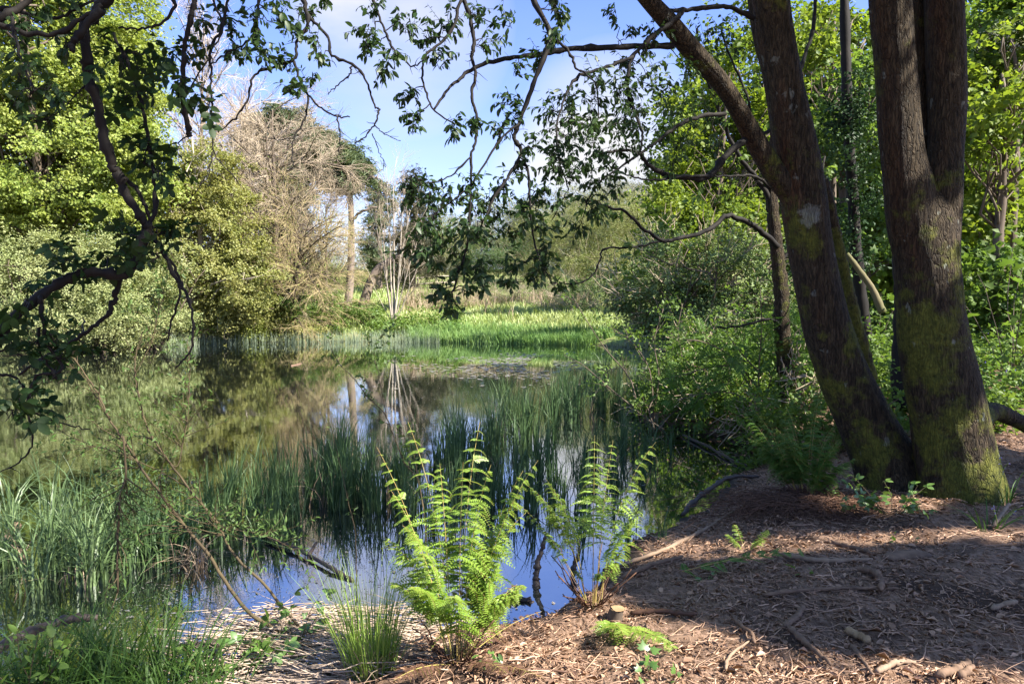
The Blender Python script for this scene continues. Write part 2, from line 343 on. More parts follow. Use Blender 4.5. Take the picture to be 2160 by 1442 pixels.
M = dict(
 syc=leaf_mat('bright_maple_leaf', (.30, .36, .075), (.17, .25, .045), (.35, .37, .095), .45),
 syc2=leaf_mat('yellow_maple_leaf', (.31, .32, .095), (.16, .20, .05), (.33, .30, .11), .42),
 grey=leaf_mat('grey_willow_leaf', (.31, .35, .14), (.19, .25, .085), (.34, .33, .16), .35),
 pine=leaf_mat('pine_needle', (.16, .215, .11), (.10, .145, .075), (.19, .23, .11), .25),
 brownpine=leaf_mat('dry_pine_needle', (.10, .11, .06), (.07, .08, .05), (.13, .11, .07), .15),
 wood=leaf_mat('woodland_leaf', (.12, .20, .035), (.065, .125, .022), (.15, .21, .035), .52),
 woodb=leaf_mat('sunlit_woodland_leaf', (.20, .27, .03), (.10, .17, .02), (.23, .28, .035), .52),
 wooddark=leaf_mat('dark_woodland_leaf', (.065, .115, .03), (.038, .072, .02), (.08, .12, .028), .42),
 willow=leaf_mat('dark_willow_leaf', (.15, .22, .075), (.09, .15, .05), (.19, .23, .085), .36),
 hill=leaf_mat('hill_scrub_leaf', (.24, .27, .09), (.16, .21, .06), (.26, .23, .11), .3),
 hilldark=leaf_mat('hill_bush_leaf', (.09, .15, .05), (.06, .11, .04), (.11, .15, .05), .3),
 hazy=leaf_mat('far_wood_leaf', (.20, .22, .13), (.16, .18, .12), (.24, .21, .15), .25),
 sallow=leaf_mat('sallow_leaf', (.038, .075, .02), (.022, .048, .015), (.046, .078, .02), .4, .02, .45),
 elder=leaf_mat('elder_leaf', (.022, .050, .011), (.014, .032, .009), (.025, .05, .011), .3, .015),
 sapling=leaf_mat('willow_sapling_leaf', (.08, .14, .03), (.06, .11, .03), (.09, .14, .03), .35),
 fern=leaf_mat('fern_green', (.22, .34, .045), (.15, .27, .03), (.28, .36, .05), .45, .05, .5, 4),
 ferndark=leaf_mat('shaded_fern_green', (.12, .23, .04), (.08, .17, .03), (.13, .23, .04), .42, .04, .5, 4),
 reed=leaf_mat('sedge_blade', (.068, .13, .05), (.032, .07, .028), (.12, .18, .06), .3, .03, .5, 1.2),
 reedlit=leaf_mat('sunlit_sedge_blade', (.13, .20, .075), (.06, .115, .04), (.18, .235, .095), .32, .04, .45, 1.2),  # lighter copy of the sedge green, sunlight put into the colour
 reedpale=leaf_mat('pale_reed_blade', (.22, .28, .18), (.16, .22, .12), (.25, .28, .19), .25, .05, .5),
 grassfar=leaf_mat('bright_marsh_grass', (.22, .36, .11), (.15, .29, .08), (.27, .37, .13), .35),
 meadow=leaf_mat('meadow_grass', (.32, .39, .13), (.23, .32, .09), (.36, .37, .16), .3, .04, .5, .25),
 dryreed=leaf_mat('dry_reed', (.34, .25, .17), (.26, .19, .12), (.36, .28, .20), .15),
 bleached=leaf_mat('bleached_reed', (.46, .36, .27), (.28, .20, .14), (.48, .38, .30), .1),
 rush=leaf_mat('rush_stem', (.20, .32, .05), (.13, .25, .035), (.30, .32, .07), .3, .04),
 neargrass=leaf_mat('bank_grass_blade', (.05, .11, .018), (.03, .075, .014), (.06, .11, .02), .35, .02),
 bramble=leaf_mat('bramble_leaf', (.11, .20, .035), (.07, .15, .03), (.13, .2, .05), .35, .07, .4, 3),
 under=leaf_mat('undergrowth_leaf', (.13, .22, .04), (.08, .15, .027), (.16, .22, .04), .44),
 ivy=leaf_mat('ivy_leaf', (.025, .06, .018), (.018, .04, .014), (.03, .06, .016), .2, .02, .5),
 rowan=leaf_mat('rowan_leaf', (.11, .21, .035), (.08, .17, .03), (.12, .2, .03), .42),
 blossom=leaf_mat('white_blossom', (.6, .6, .55), (.5, .52, .45), None, .3),
 blue=leaf_mat('bluebell_flower', (.16, .14, .5), (.12, .12, .42), None, .3),
 litter=leaf_mat('leaf_litter_flake', (.46, .285, .18), (.125, .07, .04), (.31, .18, .112), .06, .04, .5, 3),
 twiglitter=leaf_mat('litter_twig', (.49, .32, .21), (.15, .085, .05), (.34, .205, .13), .0, .04, .5, 3),
 fernlitter=leaf_mat('dead_fern_stalk', (.13, .065, .038), (.06, .034, .022), (.11, .06, .04), .05),
 scum=leaf_mat('floating_flake', (.16, .14, .10), (.05, .045, .03), (.26, .24, .22), .05, .2, .3),
 bark=stem_mat('grey_brown_bark', (.16, .125, .09), (.07, .052, .038)),
 barkpale=stem_mat('pale_bark', (.44, .39, .32), (.27, .22, .17), 5),
 barkpine=stem_mat('pine_bark', (.25, .20, .165), (.15, .115, .09), 4),
 barkdark=stem_mat('dark_bark', (.014, .010, .007), (.006, .005, .004), 10),
 barkmoss=stem_mat('mossy_thin_bark', (.16, .12, .075), (.075, .085, .02), 4),
 twig=stem_mat('bare_twig', (.40, .33, .24), (.27, .21, .14), 3),
 twigpale=stem_mat('pale_bare_twig', (.50, .44, .40), (.36, .30, .26), 3),
 twigyellow=stem_mat('lichen_yellow_twig', (.36, .29, .14), (.27, .21, .11), 3),
 willowstem=stem_mat('willow_stem', (.085, .065, .03), (.045, .032, .018), 12),
 fernstalk=stem_mat('fern_stalk', (.33, .34, .09), (.32, .20, .07), 14, .6),
 stick=stem_mat('weathered_stick', (.22, .14, .09), (.10, .062, .04), 14),
 stickpale=stem_mat('pale_stick', (.29, .205, .14), (.17, .115, .075), 14),
 stickdark=stem_mat('wet_dark_stick', (.075, .055, .045), (.035, .026, .022), 14, .5),
 cutwood=stem_mat('cut_wood', (.36, .25, .14), (.22, .14, .07), 20),
)
# ------------------------------------------------------------------ branching
def grow(P, rad, n, t0, t1, length, angle, rs, K=5, up=0.0, wig=.25, taper=.35, lenpow=1.0, seed=None, toward=None):
    """n new branches on the paths P (N,K0,3): returns paths (n,K,3) and radii (n,K)"""
    r = np.random.default_rng(seed) if seed is not None else rng
    N0, K0 = P.shape[:2]
    seg = np.linalg.norm(P[:, 1:] - P[:, :-1], axis=-1).sum(1); pr = seg / seg.sum()
    i = r.choice(N0, n, p=pr); t = r.uniform(t0, t1, n); f = t * (K0 - 1); k = np.minimum(f.astype(int), K0 - 2); q = (f - k)[:, None]
    p0 = P[i, k] * (1 - q) + P[i, k + 1] * q; tan = nrm(P[i, k + 1] - P[i, k]); r0 = rad[i, k] * (1 - q[:, 0]) + rad[i, k + 1] * q[:, 0]
    side = nrm(np.cross(tan, r.normal(size=(n, 3))))
    ang = angle * r.uniform(.6, 1.3, n)[:, None]; d = tan * np.cos(ang) + side * np.sin(ang)
    if toward is not None: d = nrm(d + np.asarray(toward))
    L = length * r.uniform(.55, 1.25, n) * (1 - .45 * t) ** lenpow; st = (L / (K - 1))[:, None]
    out = np.empty((n, K, 3)); out[:, 0] = p0
    w = r.normal(size=(n, 3)) * wig
    for j in range(1, K):
        w = w * .5 + r.normal(size=(n, 3)) * wig
        d = nrm(d + w / K * 1.6 + np.array([0, 0, up / K])); out[:, j] = out[:, j - 1] + d * st
    rr = np.minimum(r0 * .8, rs * r.uniform(.7, 1.2, n))
    return out, rr[:, None] * np.linspace(1, taper, K)[None]
def leaf_on(geo, P, per, size, tpl, start=.25, droop=.5, rnd=.7, up=.8, jitter=.0, keep=None, r=None):
    """leaves along paths P (N,K,3)"""
    r = r or rng; N0, K0 = P.shape[:2]; n = N0 * per
    if n == 0: return
    i = np.repeat(np.arange(N0), per); t = start + (1 - start) * (np.tile(np.arange(per), N0) + r.uniform(.3, 1, n)) / per; t = np.clip(t, 0, 1)
    f = t * (K0 - 1); k = np.minimum(f.astype(int), K0 - 2); q = (f - k)[:, None]
    p = P[i, k] * (1 - q) + P[i, k + 1] * q + r.normal(size=(n, 3)) * jitter
    tan = nrm(P[i, k + 1] - P[i, k]); side = nrm(np.cross(tan, r.normal(size=(n, 3))))
    ax = nrm(tan * .55 + side * .7 + r.normal(size=(n, 3)) * rnd * .4 + np.array([0, 0, -droop]))
    nm = nrm(np.array([0, 0, up]) + r.normal(size=(n, 3)) * .5)
    s = size * r.uniform(.4, 1.3, n)
    if keep is not None:
        m = keep(p); p, ax, nm, s = p[m], ax[m], nm[m], s[m]
    if isinstance(tpl, list):
        w = r.integers(0, len(tpl), len(p))
        for j, tp in enumerate(tpl):
            z = w == j; geo.inst(tp, frames(ax[z], nm[z]), p[z], s[z])
    else: geo.inst(tpl, frames(ax, nm), p, s)

def crown_pts(blobs, per_m2, clump=.5, n_cl=1.0, shell=.5, r=None, flat=.6):
    """leaf-cluster points in clumps spread through ellipsoids [(c, (rx,ry,rz))]"""
    r = r or rng; out = []; cl = []
    for c, rad in blobs:
        c = np.asarray(c); rad = np.asarray(rad, float)
        area = math.pi * (rad[0] * rad[2] + rad[1] * rad[2] + rad[0] * rad[1]) * 1.3
        nc = max(5, int(area * n_cl / (clump * clump * 2.2)))
        d = rdir(nc, r); q = shell + (1 - shell) * r.uniform(0, 1, nc) ** .6
        cc = c + d * q[:, None] * rad * (1 + (fbm(d * 1.7 + c, 1.3, 3)[:, None] - .5) * 1.1)
        n = max(20, int(area * per_m2)); i = r.integers(0, nc, n); sz = r.uniform(.55, 1.35, nc) * clump
        off = r.normal(size=(n, 3)) * np.array([.5, .5, .5 * flat]) * np.where(r.uniform(size=(n, 1)) < .12, 1.9, 1); off = off * sz[i][:, None]
        out.append(cc[i] + off); cl.append(cc)
    return np.concatenate(out), np.concatenate(cl)
def crown_leaves(geo, pts, size, tpl, r=None, up=.7, centre=None):
    r = r or rng; n = len(pts)
    nm = r.normal(size=(n, 3)) * .55 + np.array([0, 0, up])
    if centre is not None: nm = nm + nrm(pts - centre) * .5
    nm = nrm(nm); ax = nrm(np.cross(nm, r.normal(size=(n, 3)))) + np.array([0, 0, -.25]); s = size * r.uniform(.65, 1.25, n)
    if isinstance(tpl, list):
        w = r.integers(0, len(tpl), n)
        for j, tp in enumerate(tpl):
            z = w == j; geo.inst(tp, frames(ax[z], nm[z]), pts[z], s[z])
    else: geo.inst(tpl, frames(ax, nm), pts, s)
def B(px, py, rx, ry, Y, dz=None):
    return at(px, py, Y), (pxs(rx, Y), pxs((rx + ry) / 2 if dz is None else dz, Y), pxs(ry, Y))
def limbs_to(geo, start, ends, r0, r1, sides=5, sag=.0, K=7, r=None, wig=.06):
    r = r or rng; n = len(ends); t = np.linspace(0, 1, K)[None, :, None]
    s = np.broadcast_to(start, ends.shape)[:, None]; e = ends[:, None]; L = np.linalg.norm(ends - start, axis=-1)[:, None, None]
    P = s * (1 - t) + e * t; P = P + np.array([0, 0, 1.]) * (np.sin(t * math.pi) * sag * L)
    P[:, 1:-1] += r.normal(size=(n, K - 2, 3)) * wig * L
    rad = np.linspace(1, r1 / r0, K)[None] * r0 * r.uniform(.7, 1.1, n)[:, None]
    geo.tubes(P, rad, sides); return P, rad
def tree(name, label, cat, base, blobs, leafm, barkm, r_trunk, per_m2=26, size=.26, tpl=None, clump=.55, n_limb=26, lean=(0, 0), fork=.35, stems=1, group=None, shell=.45, twigs=0, twigm=None, seed=1, n_cl=1.0, up=.7, keep=None, sides=8, bend=.05, top=None):
    """a tree: tapered trunk, limbs into the clumps, crown of leaf clusters"""
    r = np.random.default_rng(seed); base = np.asarray(base, float); o = thing(name, label, cat, base - np.array([0, 0, .1]), group)
    pts, cl = crown_pts(blobs, per_m2, clump, n_cl, shell, r)
    cen = np.mean([b[0] for b in blobs], 0); zt = max(b[0][2] for b in blobs) if top is None else top
    tg = Geo(); P0 = []; stem_paths = []
    for k in range(stems):
        tp = np.array([cen[0], cen[1], zt]) + (r.normal(size=3) * np.array([.18, .18, .1]) * (zt - base[2]) if stems > 1 else 0)
        b0 = base + (np.array([r.normal() * .25, r.normal() * .25, 0]) if stems > 1 else 0)
        t = np.linspace(0, 1, 12)[:, None]; p = (b0 - np.array([0, 0, .15])) * (1 - t) + tp * t
        p[1:-1] += np.cumsum(r.normal(size=(10, 3)) * bend * .3, 0) * np.array([1, 1, 0]); stem_paths.append(p)
        tg.tubes(p, r_trunk / math.sqrt(stems) * (np.linspace(1, .18, 12) + .35 * np.exp(-np.linspace(0, 12, 12))), sides)
    tg.build('trunk', barkm, o, smooth=True)
    if n_limb:
        lg = Geo(); e = cl[r.integers(0, len(cl), n_limb)]
        for k in range(n_limb):
            p = stem_paths[k % stems]; hz = np.clip((e[k, 2] - base[2]) / (zt - base[2] + 1e-6) - .25, fork * .6, .85); s = p[int(hz * 11)]
            limbs_to(lg, s, e[k:k+1], r_trunk * .3 * (1 - hz * .6), .012, 5, .06, 7, r)
        lg.build('limbs', barkm, o)
    if twigs:
        wg = Geo(); e = cl[r.integers(0, len(cl), twigs)]; d = nrm(nrm(e - cen) + r.normal(size=e.shape) * .5 + np.array([0, 0, .35]))
        L = clump * r.uniform(.8, 2.0, twigs)[:, None]; t = np.linspace(0, 1, 4)[None, :, None]; P = e[:, None] + d[:, None] * L[:, None] * t + r.normal(size=(twigs, 4, 3)) * .05
        wg.tubes(P, np.linspace(.012, .004, 4)[None] * np.ones((twigs, 1)), 3, False); wg.build('twigs', twigm or barkm, o)
    g = Geo()
    if keep is not None: pts = pts[keep(pts)]
    crown_leaves(g, pts, size, tpl or SPRAY, r, up, cen); g.build('crown', leafm, o); return o

# ------------------------------------------------------------------ sun gaps in the canopy: the places the photograph shows sunlit
LIT = []
def lit(p, rad): LIT.append((np.asarray(p, float), rad))
def not_blocking(P):
    m = np.ones(len(P), bool)
    for c, rad in LIT:
        v = P - c; t = v @ SUN; d2 = (v * v).sum(1) - t * t
        m &= ~((t > .4) & (d2 < rad * rad))
    return m
# ================================================================== SETTING: ground sheet, water
def axis_pts(lo, hi, step, far_lo, far_hi, g=1.09):
    a = list(np.arange(lo, hi, step)); s = step
    x = a[-1]
    while x < far_hi: s *= g; x += s; a.append(x)
    s = step; x = a[0]; b = []
    while x > far_lo: s *= g; x -= s; b.append(x)
    return np.array(b[::-1] + a)
gx = axis_pts(-3.2, 4.6, .04, -500, 500, 1.06); gy = axis_pts(1.6, 8.0, .04, -40, 900, 1.045)
GX, GY = np.meshgrid(gx, gy); GZ = height(GX.ravel(), GY.ravel())
g = Geo(); nx, ny = len(gx), len(gy)
ii, jj = np.meshgrid(np.arange(nx - 1), np.arange(ny - 1)); q = (jj * nx + ii)
g.add(np.stack([GX.ravel(), GY.ravel(), GZ], -1), np.stack([q, q + 1, q + 1 + nx, q + nx], -1).reshape(-1, 4))
m, t = new_mat('woodland_soil_and_grass')
c = t.nodes.new('ShaderNodeTexCoord'); sp = t.nodes.new('ShaderNodeSeparateXYZ'); lk(t, c.outputs['Object'], sp.inputs[0])
soil = mixc(t, rampv(t, noise(t, 9, 8, .7), .36, .64), (.05, .03, .018), (.19, .115, .072))
soil = mixc(t, rampv(t, noise(t, 60, 4, .7, stretch=(1, .4, 1)), .42, .6), soil, (.26, .17, .12))
soil = mixc(t, rampv(t, noise(t, 2.3, 3), .50, .66), soil, (.065, .04, .028))
grass = mixc(t, rampv(t, noise(t, .35, 6, .65), .38, .62), (.13, .19, .045), (.27, .23, .11))
grass = mixc(t, rampv(t, noise(t, 3, 4, .7), .4, .7), grass, (.10, .15, .035))
mud = (.035, .027, .02)
far_f = rampv(t, math_n(t, 'ADD', sp.outputs[1], math_n(t, 'MULTIPLY', noise(t, .6, 3), 4.0)), 0, 1)
fy = t.nodes.new('ShaderNodeMapRange'); fy.inputs[1].default_value = 14; fy.inputs[2].default_value = 24; lk(t, sp.outputs[1], fy.inputs[0])
col = mixc(t, fy.outputs[0], soil, grass)
fz = t.nodes.new('ShaderNodeMapRange'); fz.inputs[1].default_value = .03; fz.inputs[2].default_value = .10; lk(t, math_n(t, 'ADD', sp.outputs[2], math_n(t, 'MULTIPLY', noise(t, 12, 3), .05)), fz.inputs[0])
col = mixc(t, fz.outputs[0], mud, col)
p = t.nodes.new('ShaderNodeBsdfPrincipled'); p.inputs['Roughness'].default_value = .9; p.inputs['Specular IOR Level'].default_value = .15; lk(t, col, p.inputs['Base Color'])
bp = t.nodes.new('ShaderNodeBump'); bp.inputs['Strength'].default_value = .6; bp.inputs['Distance'].default_value = .02; lk(t, noise(t, 45, 6, .7), bp.inputs['Height']); lk(t, bp.outputs[0], p.inputs['Normal'])
o_ = t.nodes.new('ShaderNodeOutputMaterial'); lk(t, p.outputs[0], o_.inputs[0])
tag(g.build('ground', m, smooth=True), kind='structure')

m, t = new_mat('still_pond_water')
df = t.nodes.new('ShaderNodeBsdfDiffuse'); df.inputs[0].default_value = (.006, .008, .007, 1)
gl = t.nodes.new('ShaderNodeBsdfGlossy'); gl.inputs['Roughness'].default_value = .015; gl.inputs['Color'].default_value = (.95, .97, 1, 1)
fr = t.nodes.new('ShaderNodeFresnel'); fr.inputs['IOR'].default_value = 1.35
p = t.nodes.new('ShaderNodeMixShader'); lk(t, math_n(t, 'ADD', math_n(t, 'MULTIPLY', fr.outputs[0], .48), .48), p.inputs[0]); lk(t, df.outputs[0], p.inputs[1]); lk(t, gl.outputs[0], p.inputs[2])
bp = t.nodes.new('ShaderNodeBump'); bp.inputs['Strength'].default_value = .02; bp.inputs['Distance'].default_value = .05
h1 = noise(t, 5, 3, .5, stretch=(1, .6, 1)); h2 = noise(t, 26, 3, .6, stretch=(1, .7, 1)); h3 = noise(t, .7, 2)
lk(t, math_n(t, 'ADD', math_n(t, 'MULTIPLY', h1, .8), math_n(t, 'ADD', math_n(t, 'MULTIPLY', h2, .14), math_n(t, 'MULTIPLY', h3, .3))), bp.inputs['Height']); lk(t, bp.outputs[0], gl.inputs['Normal'])
o_ = t.nodes.new('ShaderNodeOutputMaterial'); lk(t, p.outputs[0], o_.inputs[0])
g = Geo(); g.add([(-40, 1.5, 0), (9, 1.5, 0), (9, 34, 0), (-40, 34, 0)], np.array([(0, 1, 2, 3)]))
tag(g.build('water', m), kind='structure')

# ================================================================== FOREGROUND TREES
def bark_mat(name, moss_z, moss_amt, orange_side, lichen, spot=None):
    m, t = new_mat(name)
    c = t.nodes.new('ShaderNodeTexCoord'); sp = t.nodes.new('ShaderNodeSeparateXYZ'); lk(t, c.outputs['Object'], sp.inputs[0])
    ridge = noise(t, 9, 7, .7, stretch=(3.4, 3.4, .42), dist=.9); fine = noise(t, 40, 5, .7, stretch=(1, 1, .3))
    col = mixc(t, rampv(t, ridge, .42, .60), (.014, .0098, .0055), (.060, .043, .023))
    vo = t.nodes.new('ShaderNodeTexVoronoi'); vo.feature = 'DISTANCE_TO_EDGE'; vo.inputs['Scale'].default_value = 52; vo.inputs['Randomness'].default_value = 1.0
    wv_ = t.nodes.new('ShaderNodeTexNoise'); wv_.inputs['Scale'].default_value = 9; wv_.inputs['Detail'].default_value = 4
    lk(t, c.outputs['Object'], wv_.inputs['Vector']); ad = t.nodes.new('ShaderNodeVectorMath'); ad.operation = 'MULTIPLY_ADD'; ad.inputs[1].default_value = (.06, .06, .10); lk(t, wv_.outputs['Color'], ad.inputs[0]); lk(t, c.outputs['Object'], ad.inputs[2])
    mpv = t.nodes.new('ShaderNodeMapping'); mpv.inputs['Scale'].default_value = (1, 1, .12); lk(t, ad.outputs[0], mpv.inputs[0]); lk(t, mpv.outputs[0], vo.inputs['Vector'])
    crack = rampv(t, vo.outputs['Distance'], .0, .16)
    col = mixc(t, math_n(t, 'ADD', math_n(t, 'MULTIPLY', crack, .5), .5), (.010, .007, .005), col)
    col = mixc(t, math_n(t, 'MULTIPLY', rampv(t, fine, .45, .7), .6), col, (.088, .064, .038))
    # orange algae streaks on the shaded side
    om = math_n(t, 'MULTIPLY', rampv(t, noise(t, 1.6, 4, .6, stretch=(1.3, 1.3, .3)), .47, .60), orange_side)
    geo = t.nodes.new('ShaderNodeNewGeometry'); ns = t.nodes.new('ShaderNodeSeparateXYZ'); lk(t, geo.outputs['Normal'], ns.inputs[0])
    lf = rampv(t, math_n(t, 'MULTIPLY', ns.outputs[0], -1.0), .15, .75)
    col = mixc(t, math_n(t, 'MULTIPLY', math_n(t, 'MULTIPLY', om, lf), .6), col, mixc(t, rampv(t, fine, .3, .65), (.04, .015, .006), (.12, .043, .013)))
    # moss
    mz = t.nodes.new('ShaderNodeMapRange'); mz.inputs[1].default_value = moss_z[1]; mz.inputs[2].default_value = moss_z[0]; lk(t, sp.outputs[2], mz.inputs[0])
    mm = math_n(t, 'ADD', noise(t, 3.2, 6, .68), math_n(t, 'MULTIPLY', mz.outputs[0], moss_amt))
    mk = rampv(t, math_n(t, 'ADD', mm, math_n(t, 'MULTIPLY', math_n(t, 'SUBTRACT', noise(t, 1.4, 3, .5), .5), .5)), .62, .72); mk = math_n(t, 'MULTIPLY', mk, rampv(t, noise(t, 30, 5, .75), .22, .38))
    col = mixc(t, mk, col, mixc(t, rampv(t, noise(t, 24, 5, .75), .3, .7), (.030, .038, .008), (.155, .155, .024)))
    # lichen
    lc = rampv(t, noise(t, 11, 4, .6, stretch=(1, 1, .6)), .66, .70)
    col = mixc(t, math_n(t, 'MULTIPLY', lc, lichen), col, (.42, .46, .40))
    if spot is not None:                                            # the one big pale lichen patch
        dd = t.nodes.new('ShaderNodeVectorMath'); dd.operation = 'DISTANCE'; lk(t, c.outputs['Object'], dd.inputs[0]); dd.inputs[1].default_value = spot
        sm = rampv(t, math_n(t, 'ADD', dd.outputs['Value'], math_n(t, 'MULTIPLY', math_n(t, 'SUBTRACT', noise(t, 14, 5, .7), .5), .16)), .075, .10, (1, 1, 1, 1), (0, 0, 0, 1))
        col = mixc(t, math_n(t, 'MULTIPLY', sm, .38), col, (.34, .36, .31))
    p = t.nodes.new('ShaderNodeBsdfPrincipled'); p.inputs['Roughness'].default_value = .85; p.inputs['Specular IOR Level'].default_value = .2; lk(t, col, p.inputs['Base Color'])
    bp = t.nodes.new('ShaderNodeBump'); bp.inputs['Strength'].default_value = 1.0; bp.inputs['Distance'].default_value = .02
    lk(t, math_n(t, 'ADD', math_n(t, 'ADD', ridge, math_n(t, 'MULTIPLY', crack, .7)), math_n(t, 'ADD', math_n(t, 'MULTIPLY', fine, .3), math_n(t, 'MULTIPLY', mk, math_n(t, 'MULTIPLY', noise(t, 90, 3, .7), .5)))), bp.inputs['Height']); lk(t, bp.outputs[0], p.inputs['Normal'])
    o_ = t.nodes.new('ShaderNodeOutputMaterial'); lk(t, p.outputs[0], o_.inputs[0]); return m
def trunk_geo(g, rows, rings=150, sides=72, ridge=.02, flare=.0, seed=1, flare_h=.5, lobes=5, lump=.022, shrink=.87):
    """rows (py, left px, right px, Y): a big bole with furrows"""
    c = []; rr = []
    df = []
    for row in rows:
        py, l, r_, Y = row[:4]; c.append(at((l + r_) / 2, py, Y)); rr.append(pxs((r_ - l) / 2, Y)); df.append(row[4] if len(row) > 4 else 1.0)
    k = max(2, rings // (len(rows) - 1)); C = smooth_path(np.array(c), k); Rr = smooth_path(np.array(rr)[:, None], k)[:, 0] * shrink; Df = smooth_path(np.array(df)[:, None], k)
    T = nrm(np.gradient(C, axis=0)); u = nrm(np.array([1., 0, 0]) - T * T[:, :1]); w = np.cross(T, u)
    a = np.linspace(0, 2 * math.pi, sides, endpoint=False); ca, sa = np.cos(a), np.sin(a)
    zrel = C[:, 2] - C[:, 2].min()
    q = np.stack(np.broadcast_arrays(ca[None] * 1.0, sa[None] * 1.0, (zrel * .9)[:, None]), -1)
    ln = (fbm(q, 1.1, seed, 3) - .5) * 2
    rid = (fbm(np.stack(np.broadcast_arrays(ca[None] * 5.5, sa[None] * 5.5, (zrel * 2.2)[:, None]), -1), 1.6, seed + 7, 3) - .5) * 2
    fl = flare * np.exp(-zrel / flare_h)[:, None] * (1 + .8 * np.cos(lobes * a + seed)[None] + .4 * np.cos(2 * a + seed * 2)[None])
    rad = Rr[:, None] * (1 + lump * ln * 2 + np.maximum(fl, -.15)) + ridge * rid
    V = C[:, None] + rad[..., None] * (u[:, None] * ca[None, :, None] + (w * Df)[:, None] * sa[None, :, None])
    n, s = len(C), sides; kk, aa = np.meshgrid(np.arange(n - 1), np.arange(s), indexing='ij'); b = (aa + 1) % s
    g.add(V.reshape(-1, 3), np.stack([kk * s + aa, kk * s + b, (kk + 1) * s + b, (kk + 1) * s + aa], -1).reshape(-1, 4)); return C
LEAN = thing('leaning_tree', 'leaning dark tree whose trunk forks into a long limb reaching over the pond', 'tree', ground(1868, 1000))
barkA = bark_mat('leaning_tree_bark', (0.2, 3.0), .17, .7, .2, tuple(at(1712, 455, 5.6 - .2) - np.array(LEAN.location))); barkB = bark_mat('mossy_tree_bark', (-.3, 2.6), .30, .7, .3)
YA = 5.6
g = Geo()
trunk_geo(g, [(1040, 1806, 1968, 5.52), (985, 1797, 1945, 5.55), (900, 1766, 1896, YA), (800, 1724, 1842, YA), (700, 1692, 1803, YA), (600, 1672, 1777, YA), (500, 1654, 1758, YA), (420, 1640, 1748, YA), (330, 1632, 1733, YA), (200, 1614, 1702, YA - .02), (90, 1596, 1682, YA - .05), (0, 1584, 1668, YA - .1), (-150, 1560, 1650, YA - .2), (-420, 1530, 1620, YA - .5), (-900, 1510, 1580, YA - 1)], 170, 72, .006, .16, 3, .18)
g.build('trunk', barkA, LEAN, smooth=True)
g = Geo()
trunk_geo(g, [(470, 1668, 1720, YA), (420, 1646, 1704, YA - .02), (370, 1608, 1668, YA - .05), (300, 1568, 1622, YA - .1), (240, 1538, 1586, YA - .2), (180, 1500, 1548, YA - .3), (100, 1428, 1480, YA - .45), (50, 1388, 1438, YA - .55), (0, 1346, 1390, YA - .65), (-80, 1280, 1320, YA - .8), (-220, 1140, 1176, YA - 1.1), (-420, 960, 990, YA - 1.4)], 130, 40, .004, 0, 5, shrink=.78)
g.build('limb', barkA, LEAN, smooth=True)

MOSSY = thing('mossy_twin_stemmed_tree', 'thick mossy tree splitting into upright stems, sunlit moss at its foot', 'tree', ground(2035, 1035))
YB = 5.2
g = Geo()
trunk_geo(g, [(1085, 1935, 2128, YB - .05), (1030, 1932, 2118, YB - .03), (960, 1926, 2102, YB), (880, 1918, 2084, YB), (800, 1904, 2066, YB), (720, 1892, 2044, YB), (640, 1888, 2032, YB), (560, 1884, 2027, YB, .92), (500, 1875, 2028, YB, .80), (450, 1871, 2027, YB, .66), (410, 1876, 2018, YB + .02, .52), (375, 1900, 1990, YB + .05, .45), (345, 1925, 1972, YB + .08, .4)], 150, 96, .008, .26, 8, .16)
trunk_geo(g, [(640, 1898, 1962, YB + .12), (540, 1882, 1968, YB + .03), (470, 1869, 1974, YB - .01), (400, 1863, 1972, YB - .01), (340, 1858, 1955, YB), (270, 1852, 1944, YB), (180, 1847, 1936, YB), (90, 1840, 1930, YB), (0, 1832, 1924, YB), (-150, 1824, 1908, YB), (-420, 1800, 1872, YB), (-900, 1770, 1830, YB)], 130, 64, .006, 0, 12)
trunk_geo(g, [(620, 1960, 2012, YB + .10), (540, 1950, 2022, YB + .04), (470, 1947, 2028, YB + .0), (400, 1950, 2031, YB + .0), (330, 1957, 2032, YB + .03), (250, 1957, 2037, YB + .07), (180, 1955, 2039, YB + .08), (90, 1952, 2036, YB + .1), (0, 1950, 2032, YB + .12), (-150, 1950, 2026, YB + .2), (-420, 1960, 2026, YB + .4), (-900, 1980, 2030, YB + .7)], 130, 56, .006, 0, 15)
trunk_geo(g, [(430, 1930, 1985, YB + .16), (300, 1922, 1980, YB + .2), (150, 1918, 1970, YB + .25), (0, 1912, 1962, YB + .3), (-300, 1900, 1950, YB + .4), (-900, 1890, 1930, YB + .6)], 80, 40, .005, 0, 19)
g.build('trunk', barkB, MOSSY, smooth=True)
g = Geo()
rp = smooth_path([at(2055, 905, YB + .1), at(2090, 868, YB + .35), at(2130, 880, YB + .45), at(2175, 905, YB + .5), at(2230, 960, YB + .5)], 8)
g.tubes(rp, np.linspace(.085, .05, len(rp)), 14); g.build('root', barkB, MOSSY, smooth=True)

